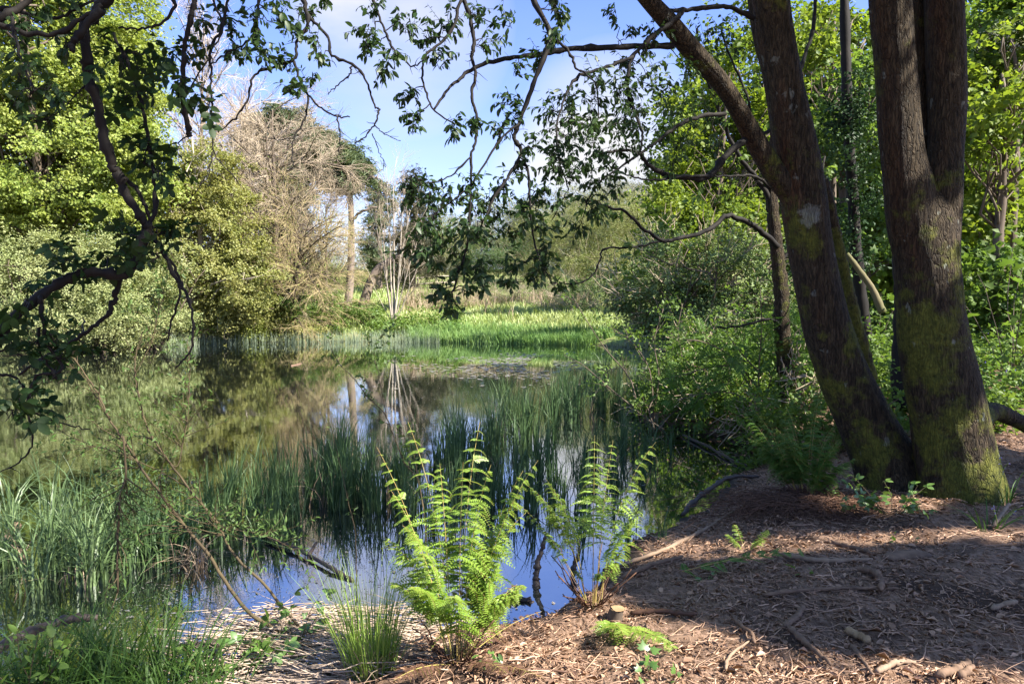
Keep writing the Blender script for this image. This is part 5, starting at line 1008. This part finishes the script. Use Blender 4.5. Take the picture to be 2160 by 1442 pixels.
t_ = np.linspace(-.5, .5, 5)[None, :, None]; P = q[:, None] + d[:, None] * L[:, None, None] * t_ + r.normal(size=(n, 5, 3)) * (.018 * L)[:, None, None]
zz_ = height(P[..., 0].ravel(), P[..., 1].ravel()).reshape(n, 5); P[..., 2] = np.maximum(P[..., 2], zz_ + .002)
g = Geo(); g.tubes(P, (.0009 + .0032 * r.uniform(0, 1, n) ** 2.5)[:, None] * np.linspace(1, .6, 5)[None], 5); tag(g.build('twig_litter', M['twiglitter']), 'countless small dry twigs strewn over the bank', 'twigs', kind='stuff')
n = 900; b = ground(1690, 1075); a = r.uniform(-1.2, 4.0, n) + math.pi * .75; L = r.uniform(.15, .55, n); p0 = b + np.stack([r.normal(size=n) * .22, r.normal(size=n) * .12, r.uniform(.02, .12, n)], -1); d = np.stack([np.cos(a), np.sin(a), r.uniform(-.32, -.02, n)], -1)
P = p0[:, None] + d[:, None] * L[:, None, None] * np.linspace(0, 1, 5)[None, :, None] + r.normal(size=(n, 5, 3)) * .01; zz_ = np.maximum(height(P[..., 0].ravel(), P[..., 1].ravel()).reshape(n, 5), 0); P[..., 2] = np.maximum(P[..., 2], zz_ + .004)
g = Geo(); g.tubes(P, np.full((n, 5), .0022), 4); tag(g.build('dead_fern_litter', M['fernlitter']), 'reddish-brown heap of dead fern stalks spread around the dark fern', 'dead fern stalks', kind='stuff')
q = bank_pts(1500); n = len(q); a = r.uniform(0, 6.28, n); g = Geo(); q[:, 2] += .012; g.inst(tpl_ovate(.55, fold=.25, curl=.2), frames(np.stack([np.cos(a), np.sin(a), r.normal(size=n) * .2], -1), np.stack([r.normal(size=n) * .45, r.normal(size=n) * .45, np.ones(n)], -1)), q, r.uniform(.02, .05, n))
tag(g.build('dead_leaves', M['litter']), 'curled whole brown leaves lying among the wood chips', 'dead leaves', kind='stuff')
# floating scum
n = 26000; Yq = 3.4 + 14 * r.uniform(0, 1, n) ** 1.6; Xq = r.uniform(-.8, .42, n) * Yq; k = (pond_dist(Xq, Yq) < -.02); Xq, Yq = Xq[k], Yq[k]
pv = np.stack([Xq, Yq * .55], -1); dn = fbm(pv, 1.5, 8, 4); k = dn + r.normal(size=len(dn)) * .05 > .53; Xq, Yq = Xq[k], Yq[k]; n = len(Xq)
a = r.uniform(0, 6.28, n); ax = np.stack([np.cos(a), np.sin(a), 0 * a], -1); s = r.lognormal(-4.35, .5, n); g = Geo(); g.inst(tpl_kite(.5, .02, .5), frames(ax, np.stack([r.normal(size=n) * .12, r.normal(size=n) * .12, np.ones(n)], -1)), np.stack([Xq, Yq, r.uniform(.002, .006, n)], -1), np.stack([s * r.uniform(.3, 1.2, n), s, s], -1))
tag(g.build('floating_scum', M['scum']), 'specks of debris floating on the near water', 'floating debris', kind='stuff')
n = 1500; c = ground(1110, 770); Xq = c[0] + r.normal(size=n) * 1.5; Yq = c[1] + r.normal(size=n) * 2.2; k = (pond_dist(Xq, Yq) < -.3) & (vnoise(np.stack([Xq, Yq * .5], -1), 1.2, 5) > .42); Xq, Yq = Xq[k], Yq[k]; n = len(Xq); a = r.uniform(0, 6.28, n)
hexa = (np.array([(0, 0, 0)] + [(math.cos(i) * .5, math.sin(i) * .5, .02) for i in np.linspace(.3, 5.98, 9)]), [np.array([(0, 1 + i, 2 + i) for i in range(8)])])
g = Geo(); g.inst(hexa, frames(np.stack([np.cos(a), np.sin(a), 0 * a], -1), np.stack([r.normal(size=n) * .08, r.normal(size=n) * .08, np.ones(n)], -1)), np.stack([Xq, Yq, np.full(n, .012)], -1), r.uniform(.06, .15, n))
tag(g.build('lily_pads', M['scum']), 'drift of small floating pads and leaves far out in the middle of the pond', 'lily pads', kind='stuff')
# ================================================================== TREES ROUND THE POND
def gz(px, Y): X = (px - CX) / F_PX * Y; return np.array([X, Y, max(hgt(X, Y), .02)])
# left side
tree('maple', 'big bright yellow-green maple filling the upper left behind the gnarled branch', 'tree', gz(110, 27.5), [B(40,120,190,190,27.5), B(230,170,120,140,27), B(110,350,220,130,26.5), B(270,370,90,110,26.5), B(200,30,130,120,28), B(-120,250,150,250,27), B(20,-120,200,120,28), B(20,430,150,70,26.5)], M['syc'], M['bark'], .28, 80, .20, BROAD, .55, 60, seed=1, sides=10, stems=2)
tree('maple', 'yellow-tinged maple with twin pale trunks at the water, left of the bare tree', 'tree', gz(437, 30), [B(440,380,80,80,29.5), B(420,500,100,90,29), B(490,590,100,80,29), B(390,610,70,70,29), B(470,440,80,80,29.5), B(445,665,90,40,29.4), B(360,420,60,80,29.5), B(520,540,50,60,29.5)], M['syc2'], M['barkpale'], .30, 95, .155, BROAD, .42, 60, seed=2, stems=3, n_cl=.8, twigs=260, twigm=M['twig'])
tree('grey_willow', 'rounded grey-green willow bush at the far left water edge', 'willow bush', gz(60, 23.5), [B(50,610,130,110,23.5), B(-60,600,100,120,23.5), B(80,690,120,50,23), B(120,540,70,60,23.6)], M['grey'], M['bark'], .12, 90, .15, SPRAY, .5, 30, stems=4, seed=3, fork=.1)
tree('grey_willow', 'middle grey-green willow bush under the big maple', 'willow bush', gz(205, 24.5), [B(200,610,100,110,24.5), B(170,690,90,50,24), B(240,560,70,70,24.6), B(250,680,80,55,24.2)], M['grey'], M['bark'], .12, 90, .15, SPRAY, .5, 26, stems=4, seed=4, fork=.1)
tree('grey_willow', 'grey-green willow bush next to the twin pale maple trunks', 'willow bush', gz(320, 26), [B(320,620,70,90,26), B(300,690,80,45,25.6), B(340,560,45,60,26.2)], M['grey'], M['bark'], .10, 90, .16, SPRAY, .5, 20, stems=4, seed=5, fork=.1)
tree('dark_spruce', 'dark conifer showing through gaps behind the big maple', 'tree', gz(225, 36), [B(225,190,70,120,36), B(215,330,90,120,36), B(210,90,50,60,36)], M['pine'], M['barkpine'], .3, 30, .5, NEEDLE, .7, 24, seed=6)
for i, (px, Y, lab) in enumerate([(-30, 34, 'shaded tree far left behind the big maple'), (130, 36, 'shaded tree behind the middle of the big maple'), (330, 38, 'shaded tree behind the yellow-tinged maple'), (30, 33, 'low dark thicket under the big maple at the far left')]):
    b = gz(px, Y); low = i == 3
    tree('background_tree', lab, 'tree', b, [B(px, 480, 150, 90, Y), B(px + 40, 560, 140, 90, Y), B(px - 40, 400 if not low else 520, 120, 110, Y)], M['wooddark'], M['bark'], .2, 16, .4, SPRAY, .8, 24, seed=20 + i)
# bare trees
def bare_tree(name, label, base, top, r0, dirs, mat, seed, lv=((26, 3.2, .9, .05), (220, 1.5, .7, .016), (1500, .75, .6, .009)), up=.2, leaf=None, leafm=None, trunkm='bark', bend=.1, stems=None, t0=.2, lsize=.16, per=3):
    o = thing(name, label, 'tree', np.asarray(base) - np.array([0, 0, .1])); K = 12; t = np.linspace(0, 1, K)[:, None]; r = np.random.default_rng(seed)
    SP = []; RD = []
    for tp, rr in (stems or [(top, r0)]):
        p = (np.asarray(base) - np.array([0, 0, .15])) * (1 - t) + np.asarray(tp) * t; p[1:-1] += np.cumsum(r.normal(size=(K - 2, 3)), 0) * bend * .12 * np.array([1, 1, .2]); SP.append(p); RD.append(rr * (np.linspace(1, .12, K) + .3 * np.exp(-np.linspace(0, 10, K))))
    SP = np.array(SP); RD = np.array(RD); g = Geo(); g.tubes(SP, RD, 9); g.build('trunk', M[trunkm], o, smooth=True)
    P, Rr = SP, RD; gl = Geo(); gt = Geo()
    for i, (n, L, an, rs) in enumerate(lv):
        P, Rr = grow(P, Rr, n, t0 if i == 0 else .12, 1, L, an, rs, 7 if i == 0 else 5, up, .42, .35, .6, seed=seed + i, toward=dirs if i == 0 else None)
        (gl if i == 0 else gt).tubes(P, Rr, 6 if i == 0 else 3, False)
        if leafm and i == len(lv) - 1:
            lg = Geo(); leaf_on(lg, P, per, lsize, leaf, .2, .1, .8, .6, 0, None, r); lg.build('young_leaves', leafm, o)
    gl.build('limbs', M[trunkm], o); gt.build('twigs', M[mat], o); return o
bare_tree('bare_tree', 'big leafless brown tree with a dense domed mesh of twigs left of the pine', gz(590, 33), at(575, 230, 33.5), .24, None, 'twig', 31, ((52, 4.8, 1.15, .055), (620, 2.1, .7, .020), (7500, 1.0, .6, .0085)), -.15, t0=.10)
bare_tree('bare_tree', 'lower leafless tree with yellow lichen twigs drooping towards the water', gz(610, 32), at(640, 470, 31.4), .16, (.25, -.2, 0), 'twigyellow', 35, ((40, 3.6, 1.0, .042), (380, 1.7, .7, .016), (3600, .8, .6, .008)), -.3, t0=.1, leaf=KITE, leafm=M['syc'], lsize=.07, per=1)
bare_tree('bare_tree', 'small brown leafless tree filling the gap between the domed bare tree and the pine trunk', gz(690, 35), at(690, 430, 35), .12, None, 'twig', 47, ((30, 2.4, 1.0, .035), (260, 1.3, .7, .016), (2600, .8, .6, .0085)), .05, t0=.1)
bare_tree('bare_tree', 'pale grey leafless tree rising behind the yellow-tinged maple', gz(420, 39), at(430, 60, 39.5), .2, None, 'twigpale', 39, ((34, 4.6, .8, .055), (320, 2.2, .6, .022), (2600, 1.1, .5, .011)), .25)
bare_tree('bare_tree', 'pale leafless crown between the grey tree and the brown domed tree', gz(520, 37), at(510, 190, 37), .18, None, 'twigpale', 43, ((30, 3.6, .9, .05), (260, 1.9, .6, .02), (2000, .95, .5, .011)), .1)
tree('ivy_clad_tree', 'dark ivy-wrapped trunk inside the bare brown tree', 'tree', gz(590, 35.5), [B(590,470,26,110,35.5), B(570,580,40,60,35.5), B(600,400,40,40,35.5)], M['ivy'], M['bark'], .2, 40, .28, SPRAY, .4, 6, seed=44)
# pines
def pine(name, label, base, path, w0, blobs, limbs, seed, mat='pine', per=60, size=.42, clump=.5):
    o = thing(name, label, 'pine', np.asarray(base) - np.array([0, 0, .1])); r = np.random.default_rng(seed); g = Geo()
    P = smooth_path(path, 6); rad = np.linspace(w0, w0 * .45, len(P)); g.tubes(P, rad, 10); g.build('trunk', M['barkpine'], o, smooth=True)
    for L, a, b_ in limbs:
        g = Geo(); Q = smooth_path(L, 6); g.tubes(gnarl(Q, .03, seed), np.linspace(a, b_, len(Q)), 7); g.build('limb', M['barkpine'], o, smooth=True)
    pts, cl = crown_pts(blobs, per, clump, 1.4, .35, r, .45); g = Geo(); crown_leaves(g, pts, size, NEEDLE, r, 1.0, np.mean([b[0] for b in blobs], 0)); g.build('crown', M[mat], o)
    g = Geo(); e = cl[r.integers(0, len(cl), 22)]; limbs_to(g, P[-3], e, .05, .015, 5, .0, 6, r); g.build('limbs', M['barkpine'], o); return o
YP = 37
pine('scots_pine', 'tall pine with a bare reddish trunk and dark flat-topped crown in the centre left', gz(732, YP), [gz(730, YP), at(738,600,YP), at(741,520,YP), at(741,460,YP), at(738,400,YP), at(735,350,YP)], .24,
 [B(690,308,44,24,YP), B(715,335,54,30,YP), B(738,375,44,26,YP), B(764,352,26,24,YP), B(670,335,38,24,YP), B(705,378,34,20,YP)],
 [([at(741,465,YP), at(765,445,YP-.5), at(795,437,YP-.8)], .09, .05), ([at(740,410,YP), at(765,385,YP-.3), at(790,373,YP-.6), at(805,380,YP-.8)], .07, .03), ([at(738,400,YP), at(733,420,YP-.3), at(731,440,YP-.4)], .06, .03)], 51)
pine('scots_pine', 'leaning pine with a broken pale stem behind the birch clump', gz(765, YP + 2), [gz(762, YP + 2), at(790,578,YP+2), at(820,552,YP+2), at(850,535,YP+2)], .30, [B(855,500,30,30,YP+2), B(875,545,35,30,YP+2), B(835,590,30,20,YP+2)], [], 52, 'brownpine', 24)
pine('scots_pine', 'broad dark pine crown behind the bare domed tree', gz(610, 43), [gz(610, 43), at(610,500,43), at(600,330,43)], .3, [B(600,262,55,36,43), B(640,285,45,35,43), B(560,300,60,50,43), B(655,330,40,40,43), B(610,380,60,60,43), B(670,300,30,24,43), B(520,420,60,70,43), B(600,470,50,50,43)], [], 53)
pine('scots_pine', 'blue-dark pine showing between the bare pine trunk and the birches', gz(800, 50), [gz(800, 50), at(800,540,50), at(800,400,50)], .28, [B(795,400,28,30,50), B(800,460,34,34,50), B(785,520,30,34,50), B(815,550,50,24,50), B(820,420,24,24,50)], [], 54, 'pine', 22)
pine('scots_pine', 'brownish pine right behind the birch tops', gz(870, 52), [gz(870, 52), at(872,540,52), at(875,430,52)], .28, [B(870,400,26,40,52), B(880,450,34,40,52), B(890,510,40,40,52), B(850,560,60,26,52), B(900,560,50,30,52)], [], 55, 'brownpine', 18)
# birches
b = gz(830, 34); st = []
rb = np.random.default_rng(61)
for px, py, w in ((800,420,.045),(815,350,.05),(838,330,.055),(852,345,.05),(870,380,.045),(905,430,.04),(780,430,.04),(895,520,.03),(750,500,.022)): st.append((at(px, py, 34 + rb.normal() * .4), w))
bare_tree('birch_clump', 'multi-stemmed pale birch clump without leaves on the far bank', b, None, .05, None, 'twig', 62, ((60, 1.8, .45, .016), (420, .9, .5, .009), (1200, .5, .5, .007)), .3, stems=st, trunkm='barkpale', bend=.25, t0=.3)
thing_f = thing('rail_fence', 'low pale wooden rail fence on the slope behind the birches', 'fence', gz(880, 54))
for px in (806, 842, 882, 922, 955):
    q = gz(px, 54); g = Geo(); g.tubes(np.stack([q - np.array([0, 0, .1]), q + np.array([0, 0, 1.15])]), np.array([.06, .055]), 6); g.build('post', M['barkpale'], thing_f)
for dz in (.5, 1.0):
    P = np.array([gz(px, 53.9) + np.array([0, 0, dz]) for px in (800, 842, 882, 922, 960)]); g = Geo(); g.tubes(P, np.full(5, .045), 4); g.build('rail', M['barkpale'], thing_f)
# bank bushes on the left
for i, (px, py, rx, ry, Y, mt, lab) in enumerate([(560,650,60,50,31.6,'syc2','leafy bush under the bare tree, right of the twin maple trunks'), (620,650,50,40,32,'under','bright green bush on the far bank below the lichen twigs'), (680,640,50,36,33.5,'under','low green bush left of the pine foot'), (500,690,70,26,31.2,'syc','bush dipping to the water between maple trunks and bare tree'), (620,695,60,20,31.8,'syc2','low bush at the waterline under the bare tree'), (760,655,50,20,34,'under','small green bush between the pine foot and the birch clump'), (540,560,60,70,34,'wood','ivy-green shrub inside the bare tree'), (640,580,70,50,36,'hill','pale shrub behind the lichen twigs')]):
    tree('bank_bush', lab, 'bush', gz(px, Y), [B(px, py, rx, ry, Y), B(px + rx * .4, py + ry * .3, rx * .6, ry * .7, Y - .3)], M[mt], M['bark'], .05, 60, .2, SPRAY, .4, 12, stems=3, seed=70 + i, fork=.1)
# hill scrub, centre
for i, (px, py, rx, ry, Y, mt, lab) in enumerate([(1020,535,60,50,60,'hilldark','dark green round bush at the top of the far slope'), (1085,545,40,40,61,'hilldark','smaller dark green bush right of the round one'), (960,500,50,50,64,'hill','brownish scrub left of the dark round bush'), (1120,490,70,60,63,'hill','pale willow scrub above the dark bushes'), (1225,480,90,80,56,'hill','large pale-green willow scrub right of centre on the slope'), (1320,490,80,90,52,'hill','pale-green scrub rising behind the dark willow'), (1270,560,90,45,50,'hill','low yellowish scrub at the foot of the pale willow'), (1150,560,60,34,55,'hill','low bushy scrub in the middle of the slope'), (930,560,50,26,60,'hill','low thicket behind the rail fence'), (1180,610,40,22,44,'under','green bush at the right end of the marsh grass'), (1240,615,50,40,38,'willow','shaded bush at the edge of the right hand trees'), (690,578,60,26,57,'hill','bare brush on the slope left of the pine trunk'), (790,582,60,24,58,'hill','bare brush behind the rail fence by the birch clump'), (640,560,50,34,56,'hilldark','dark brush behind the drooping lichen twigs')]):
    tree('slope_bush', lab, 'bush', gz(px, Y), [B(px, py, rx, ry, Y), B(px - rx * .5, py + ry * .35, rx * .6, ry * .7, Y), B(px + rx * .5, py + ry * .3, rx * .6, ry * .7, Y)], M[mt], M['bark'], .08, 26, .34, FINE, .8, 16, stems=3, seed=90 + i, fork=.1, twigs=120, twigm=M['twig'])
for i, (px, py, rx, ry, Y, lab) in enumerate([(920,490,60,60,85,'hazy bare wood edge behind the birches'), (1040,480,70,50,88,'pale far tree over the dark round bush'), (1130,470,70,60,86,'far grey-green tree in the skyline gap'), (1220,450,80,60,84,'far brownish tree above the pale willow scrub'), (1320,440,80,70,80,'far brown-green tree at the right end of the skyline'), (1420,440,90,90,78,'far tree behind the bright green wood'), (1520,440,100,110,76,'far tree hidden mostly behind the leaning trunk'), (820,540,60,40,80,'far thicket seen between the pine trunk and birches'), (700,560,60,50,82,'far thicket seen left of the pine trunk'), (560,500,90,90,70,'far grey wood seen through the bare tree')]):
    tree('skyline_tree', lab, 'tree', gz(px, Y), [B(px, py, rx, ry, Y), B(px - rx * .4, py + 30, rx * .8, ry, Y), B(px + 20, py + 70, rx, ry * .9, Y)], M['hazy'], M['twig'], .14, 10, .6, FINE, 1.1, 20, seed=120 + i, twigs=200, twigm=M['twig'])
rs_ = np.random.default_rng(99)
for i, (px, Y, wpx, hpx, mt, lab) in enumerate([(905, 42, 46, 16, 'under', 'low green bush on the slope right of the birch clump'), (960, 39, 50, 14, 'hill', 'low pale bush above the left end of the marsh grass'), (1010, 44, 54, 18, 'under', 'low green bush in the middle of the far slope'), (1075, 40, 46, 16, 'hill', 'pale low scrub above the middle of the marsh grass'), (1130, 43, 54, 20, 'willow', 'low scrubby bush right of the middle of the far slope'), (1060, 50, 60, 18, 'hilldark', 'darker low scrub high on the far slope'), (1180, 38, 50, 18, 'under', 'green scrub at the edge of the shaded part of the slope'), (960, 50, 50, 16, 'hill', 'pale low scrub high on the slope under the brownish scrub'), (1215, 35, 50, 22, 'willow', 'shaded scrub at the right end of the far shore')]):
    q = gz(px, Y); hh_ = pxs(hpx, Y)
    tree('slope_scrub', lab, 'bush', q, [(q + np.array([k_ * pxs(wpx, Y) * .55, rs_.normal() * .4, hh_ * .7]), (pxs(wpx, Y) * .55, .9, hh_ * rs_.uniform(.7, 1.1))) for k_ in (-1, 0, 1)], M[mt], M['bark'], .03, 40, .22, FINE, .5, 8, stems=3, seed=300 + i, fork=.1, twigs=160, twigm=M['twig'])
# right-hand wood
tree('dark_willow', 'dense dark willow bush leaning over the right shore with dead twigs', 'willow bush', gz(1440, 17), [B(1340,620,80,70,17), B(1430,560,110,90,17.5), B(1550,590,110,110,17), B(1500,680,140,50,16.4), B(1610,660,70,80,16.5), B(1400,665,90,50,17.2)], M['willow'], M['bark'], .14, 80, .17, SPRAY, .5, 40, stems=5, seed=151, fork=.1, twigs=520, twigm=M['twig'])
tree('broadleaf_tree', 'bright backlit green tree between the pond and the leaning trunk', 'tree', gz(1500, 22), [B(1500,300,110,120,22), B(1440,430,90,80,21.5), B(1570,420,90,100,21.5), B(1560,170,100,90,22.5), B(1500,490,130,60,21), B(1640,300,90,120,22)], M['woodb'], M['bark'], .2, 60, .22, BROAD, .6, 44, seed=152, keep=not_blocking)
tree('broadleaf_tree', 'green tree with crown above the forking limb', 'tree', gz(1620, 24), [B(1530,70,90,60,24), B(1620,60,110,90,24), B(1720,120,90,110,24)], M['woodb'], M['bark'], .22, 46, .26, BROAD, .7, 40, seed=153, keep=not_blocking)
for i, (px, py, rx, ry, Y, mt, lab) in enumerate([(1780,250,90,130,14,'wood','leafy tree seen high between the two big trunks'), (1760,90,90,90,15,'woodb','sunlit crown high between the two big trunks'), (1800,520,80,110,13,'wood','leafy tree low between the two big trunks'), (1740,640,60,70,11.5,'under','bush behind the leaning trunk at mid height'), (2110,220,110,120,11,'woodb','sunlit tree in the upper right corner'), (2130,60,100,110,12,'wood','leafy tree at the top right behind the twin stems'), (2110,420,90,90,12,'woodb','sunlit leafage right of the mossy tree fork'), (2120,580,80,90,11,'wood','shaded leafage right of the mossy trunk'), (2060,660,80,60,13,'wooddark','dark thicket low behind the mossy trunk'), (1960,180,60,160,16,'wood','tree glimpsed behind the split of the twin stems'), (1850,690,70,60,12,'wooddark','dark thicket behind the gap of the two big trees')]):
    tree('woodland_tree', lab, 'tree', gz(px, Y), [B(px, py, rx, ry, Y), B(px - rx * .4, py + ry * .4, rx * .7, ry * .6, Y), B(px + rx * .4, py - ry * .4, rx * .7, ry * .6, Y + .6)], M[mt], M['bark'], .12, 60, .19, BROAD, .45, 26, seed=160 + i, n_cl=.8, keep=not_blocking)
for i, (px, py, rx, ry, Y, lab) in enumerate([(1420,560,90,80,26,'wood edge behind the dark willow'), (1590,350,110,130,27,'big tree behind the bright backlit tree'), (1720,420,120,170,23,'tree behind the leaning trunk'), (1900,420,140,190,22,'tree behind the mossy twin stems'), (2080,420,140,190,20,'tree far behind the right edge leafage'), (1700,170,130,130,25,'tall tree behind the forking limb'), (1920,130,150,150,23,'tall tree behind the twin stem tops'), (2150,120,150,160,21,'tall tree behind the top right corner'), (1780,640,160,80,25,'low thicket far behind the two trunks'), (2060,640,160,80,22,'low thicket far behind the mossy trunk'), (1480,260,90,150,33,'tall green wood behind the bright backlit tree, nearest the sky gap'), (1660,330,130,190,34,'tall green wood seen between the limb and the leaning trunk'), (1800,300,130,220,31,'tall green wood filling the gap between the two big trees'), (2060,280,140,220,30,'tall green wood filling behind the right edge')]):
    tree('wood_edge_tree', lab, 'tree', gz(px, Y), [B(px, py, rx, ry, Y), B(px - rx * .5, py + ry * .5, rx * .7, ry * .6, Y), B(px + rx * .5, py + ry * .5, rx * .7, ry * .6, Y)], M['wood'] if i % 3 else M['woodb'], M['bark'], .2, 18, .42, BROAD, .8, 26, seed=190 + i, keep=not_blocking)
for k, (px, py) in enumerate([(2120,40),(2150,120)]): pass
g = Geo(); pts, _ = crown_pts([B(2130,60,60,60,11.6), B(2150,150,30,60,11.4)], 30, .3, .6, .3, np.random.default_rng(3)); crown_leaves(g, pts, .10, FINE, np.random.default_rng(3)); b = gz(2190, 11.5)
o = thing('hawthorn', 'white blossom spray at the top right corner', 'tree', b); g.build('blossom', M['blossom'], o); g = Geo(); g.tubes(smooth_path([b - np.array([0, 0, .1]), at(2185, 500, 11.5), at(2160, 250, 11.5), at(2130, 60, 11.5)], 5), np.linspace(.09, .02, 16), 8); g.build('trunk', M['bark'], o)
for i, (px, py, rx, ry, Y, mt, lab) in enumerate([(1420,840,60,40,10.6,'under','leafy bush at the far corner of the inlet in front of the sedge'), (1530,830,80,50,9.6,'wood','green bush spilling over the inlet left of the thin mossy trunk'), (1610,880,60,36,8.6,'under','low bush over the inlet beside the thin mossy trunk'), (1700,800,50,60,8.4,'wood','bush filling the gap between thin mossy trunk and leaning trunk'), (1480,740,80,50,12,'willow','pale bush at the water behind the rowan')]):
    tree('inlet_bush', lab, 'bush', gz(px, Y), [B(px, py, rx, ry, Y), B(px - rx * .6, py + ry * .4, rx * .6, ry * .5, Y - .2), B(px + rx * .6, py + ry * .2, rx * .6, ry * .7, Y + .2)], M[mt], M['bark'], .03, 110, .13, SPRAY, .3, 16, stems=4, seed=240 + i, fork=.1, twigs=70, twigm=M['twig'], n_cl=.8)
# thin trunks between the big trees
def thin_trunk(name, label, pts, Y0, Y1, w0, w1, mat, branches=(), seed=0, leafm='wood', crown=None):
    o = thing(name, label, 'tree', ground(*pts[0]) if Y0 is None else at(pts[0][0], pts[0][1], Y0)); P = pxpath(pts, Y0, Y1, 8); r = np.random.default_rng(seed)
    g = Geo(); g.tubes(P, np.linspace(pxs(w0 / 2, Y0), pxs(w1 / 2, Y1), len(P)) * r.uniform(.9, 1.12, len(P)), 12); g.build('trunk', mat, o, smooth=True); S = [P]
    for bp_, a, b_, u0, u1 in branches:
        Q = gnarl(pxpath(bp_, a, b_), .008, seed); g = Geo(); rad = np.linspace(pxs(u0 / 2, a), pxs(u1 / 2, b_), len(Q)); g.tubes(Q, rad, 7); tw, tr = grow(Q[None], rad[None], 16, .15, 1, .35, .8, .004, 5, 0, .4, seed=seed); g.tubes(tw, tr, 4, False); g.build('branch', M['barkdark'], o, smooth=True); S.append(Q)
    return o, np.concatenate(S)
o, S = thin_trunk('thin_mossy_tree', 'thin mossy trunk standing just left of the leaning tree', [(1660,850),(1658,790),(1650,700),(1648,620),(1640,540),(1632,470),(1628,400),(1635,300),(1630,200),(1600,90),(1580,-40)], 8.4, 8.6, 36, 16, barkA,
 [([(1640,520),(1610,490),(1580,470),(1535,455),(1495,485),(1440,500),(1400,507),(1360,485),(1320,450),(1280,435),(1235,422)], 8.4, 7.0, 13, 4), ([(1400,507),(1340,520),(1278,524),(1266,550),(1240,590),(1190,598)], 7.7, 7.2, 5, 2.5), ([(1634,440),(1600,380),(1560,330),(1520,240),(1490,160),(1470,60)], 8.5, 8.3, 12, 5), ([(1638,560),(1690,500),(1720,420),(1740,330)], 8.5, 8.8, 8, 4), ([(1652,690),(1620,672),(1560,688),(1515,690)], 8.4, 8.1, 7, 3), ([(1630,400),(1590,370),(1540,372),(1500,370)], 8.5, 8, 7, 3)], 5)
leaf_clumps(o, S, [(1300,450,26),(1260,430,30),(1220,430,24),(1340,520,24),(1200,590,20),(1420,470,26),(1380,440,28),(1520,250,36),(1480,170,40),(1550,330,36),(1470,90,40),(1500,200,36),(1590,240,36),(1600,150,40),(1560,100,40),(1640,250,36),(1700,420,30),(1740,340,34),(1530,400,34),(1570,440,34),(1460,420,28),(1490,360,30)], M['wood'], M['barkdark'], .08, OVATE, 8, 7, .4)
o, S = thin_trunk('ivy_clad_tree', 'slim trunk wrapped in dark ivy between the two big trees', [(1830,760),(1818,640),(1805,520),(1798,400),(1790,280),(1785,150),(1780,-40)], 9.5, 9.8, 26, 18, M['barkdark'], [], 6)
r = np.random.default_rng(4); g = Geo(); pts, _ = crown_pts([B(1800,430,34,60,9.5), B(1795,320,34,70,9.5), B(1790,220,36,60,9.6), B(1808,540,20,60,9.5), B(1800,250,50,50,9.6)], 130, .22, 1, .3, r); crown_leaves(g, pts, .12, SPRAY, r, .1); g.build('ivy', M['ivy'], o)
thin_trunk('thin_mossy_tree', 'slender mossy stem leaning behind the leaning trunk, right of it', [(1835,800),(1815,720),(1798,660),(1780,580),(1765,510),(1752,450),(1735,380)], 6.6, 6.5, 30, 24, barkB, [], 7)
thin_trunk('leaning_dead_stem', 'bare diagonal dead stem in the gap between the two big trees', [(1862,660),(1840,610),(1812,570),(1786,535)], 9, 9.2, 16, 10, M['barkmoss'], [], 8)
thin_trunk('thin_mossy_tree', 'dark slim trunk right behind the mossy tree foot', [(1905,860),(1900,760),(1905,650),(1900,540)], 7.6, 7.8, 40, 30, M['barkdark'], [], 9)
# trees to the right of the picture that cast the shade on the bank
for i, (x, y, z, rx, lab) in enumerate([(8.2, 1.0, 6.6, 1.8, 'tree just outside the right edge shading the bank'), (8.6, 3.4, 7.4, 2.2, 'tree beyond the right edge shading the big trunks')]):
    tree('shade_tree', lab, 'tree', (x, y, hgt(x, y)), [((x, y, z), (rx, rx, 1.8)), ((x - .8, y + .6, z - .8), (rx * .8, rx * .8, 1.0)), ((x + .5, y - .9, z + .6), (rx * .9, rx * .9, 1.0))], M['wood'], M['bark'], .16, 95, .2, BROAD, .5, 14, seed=230 + i, keep=not_blocking)
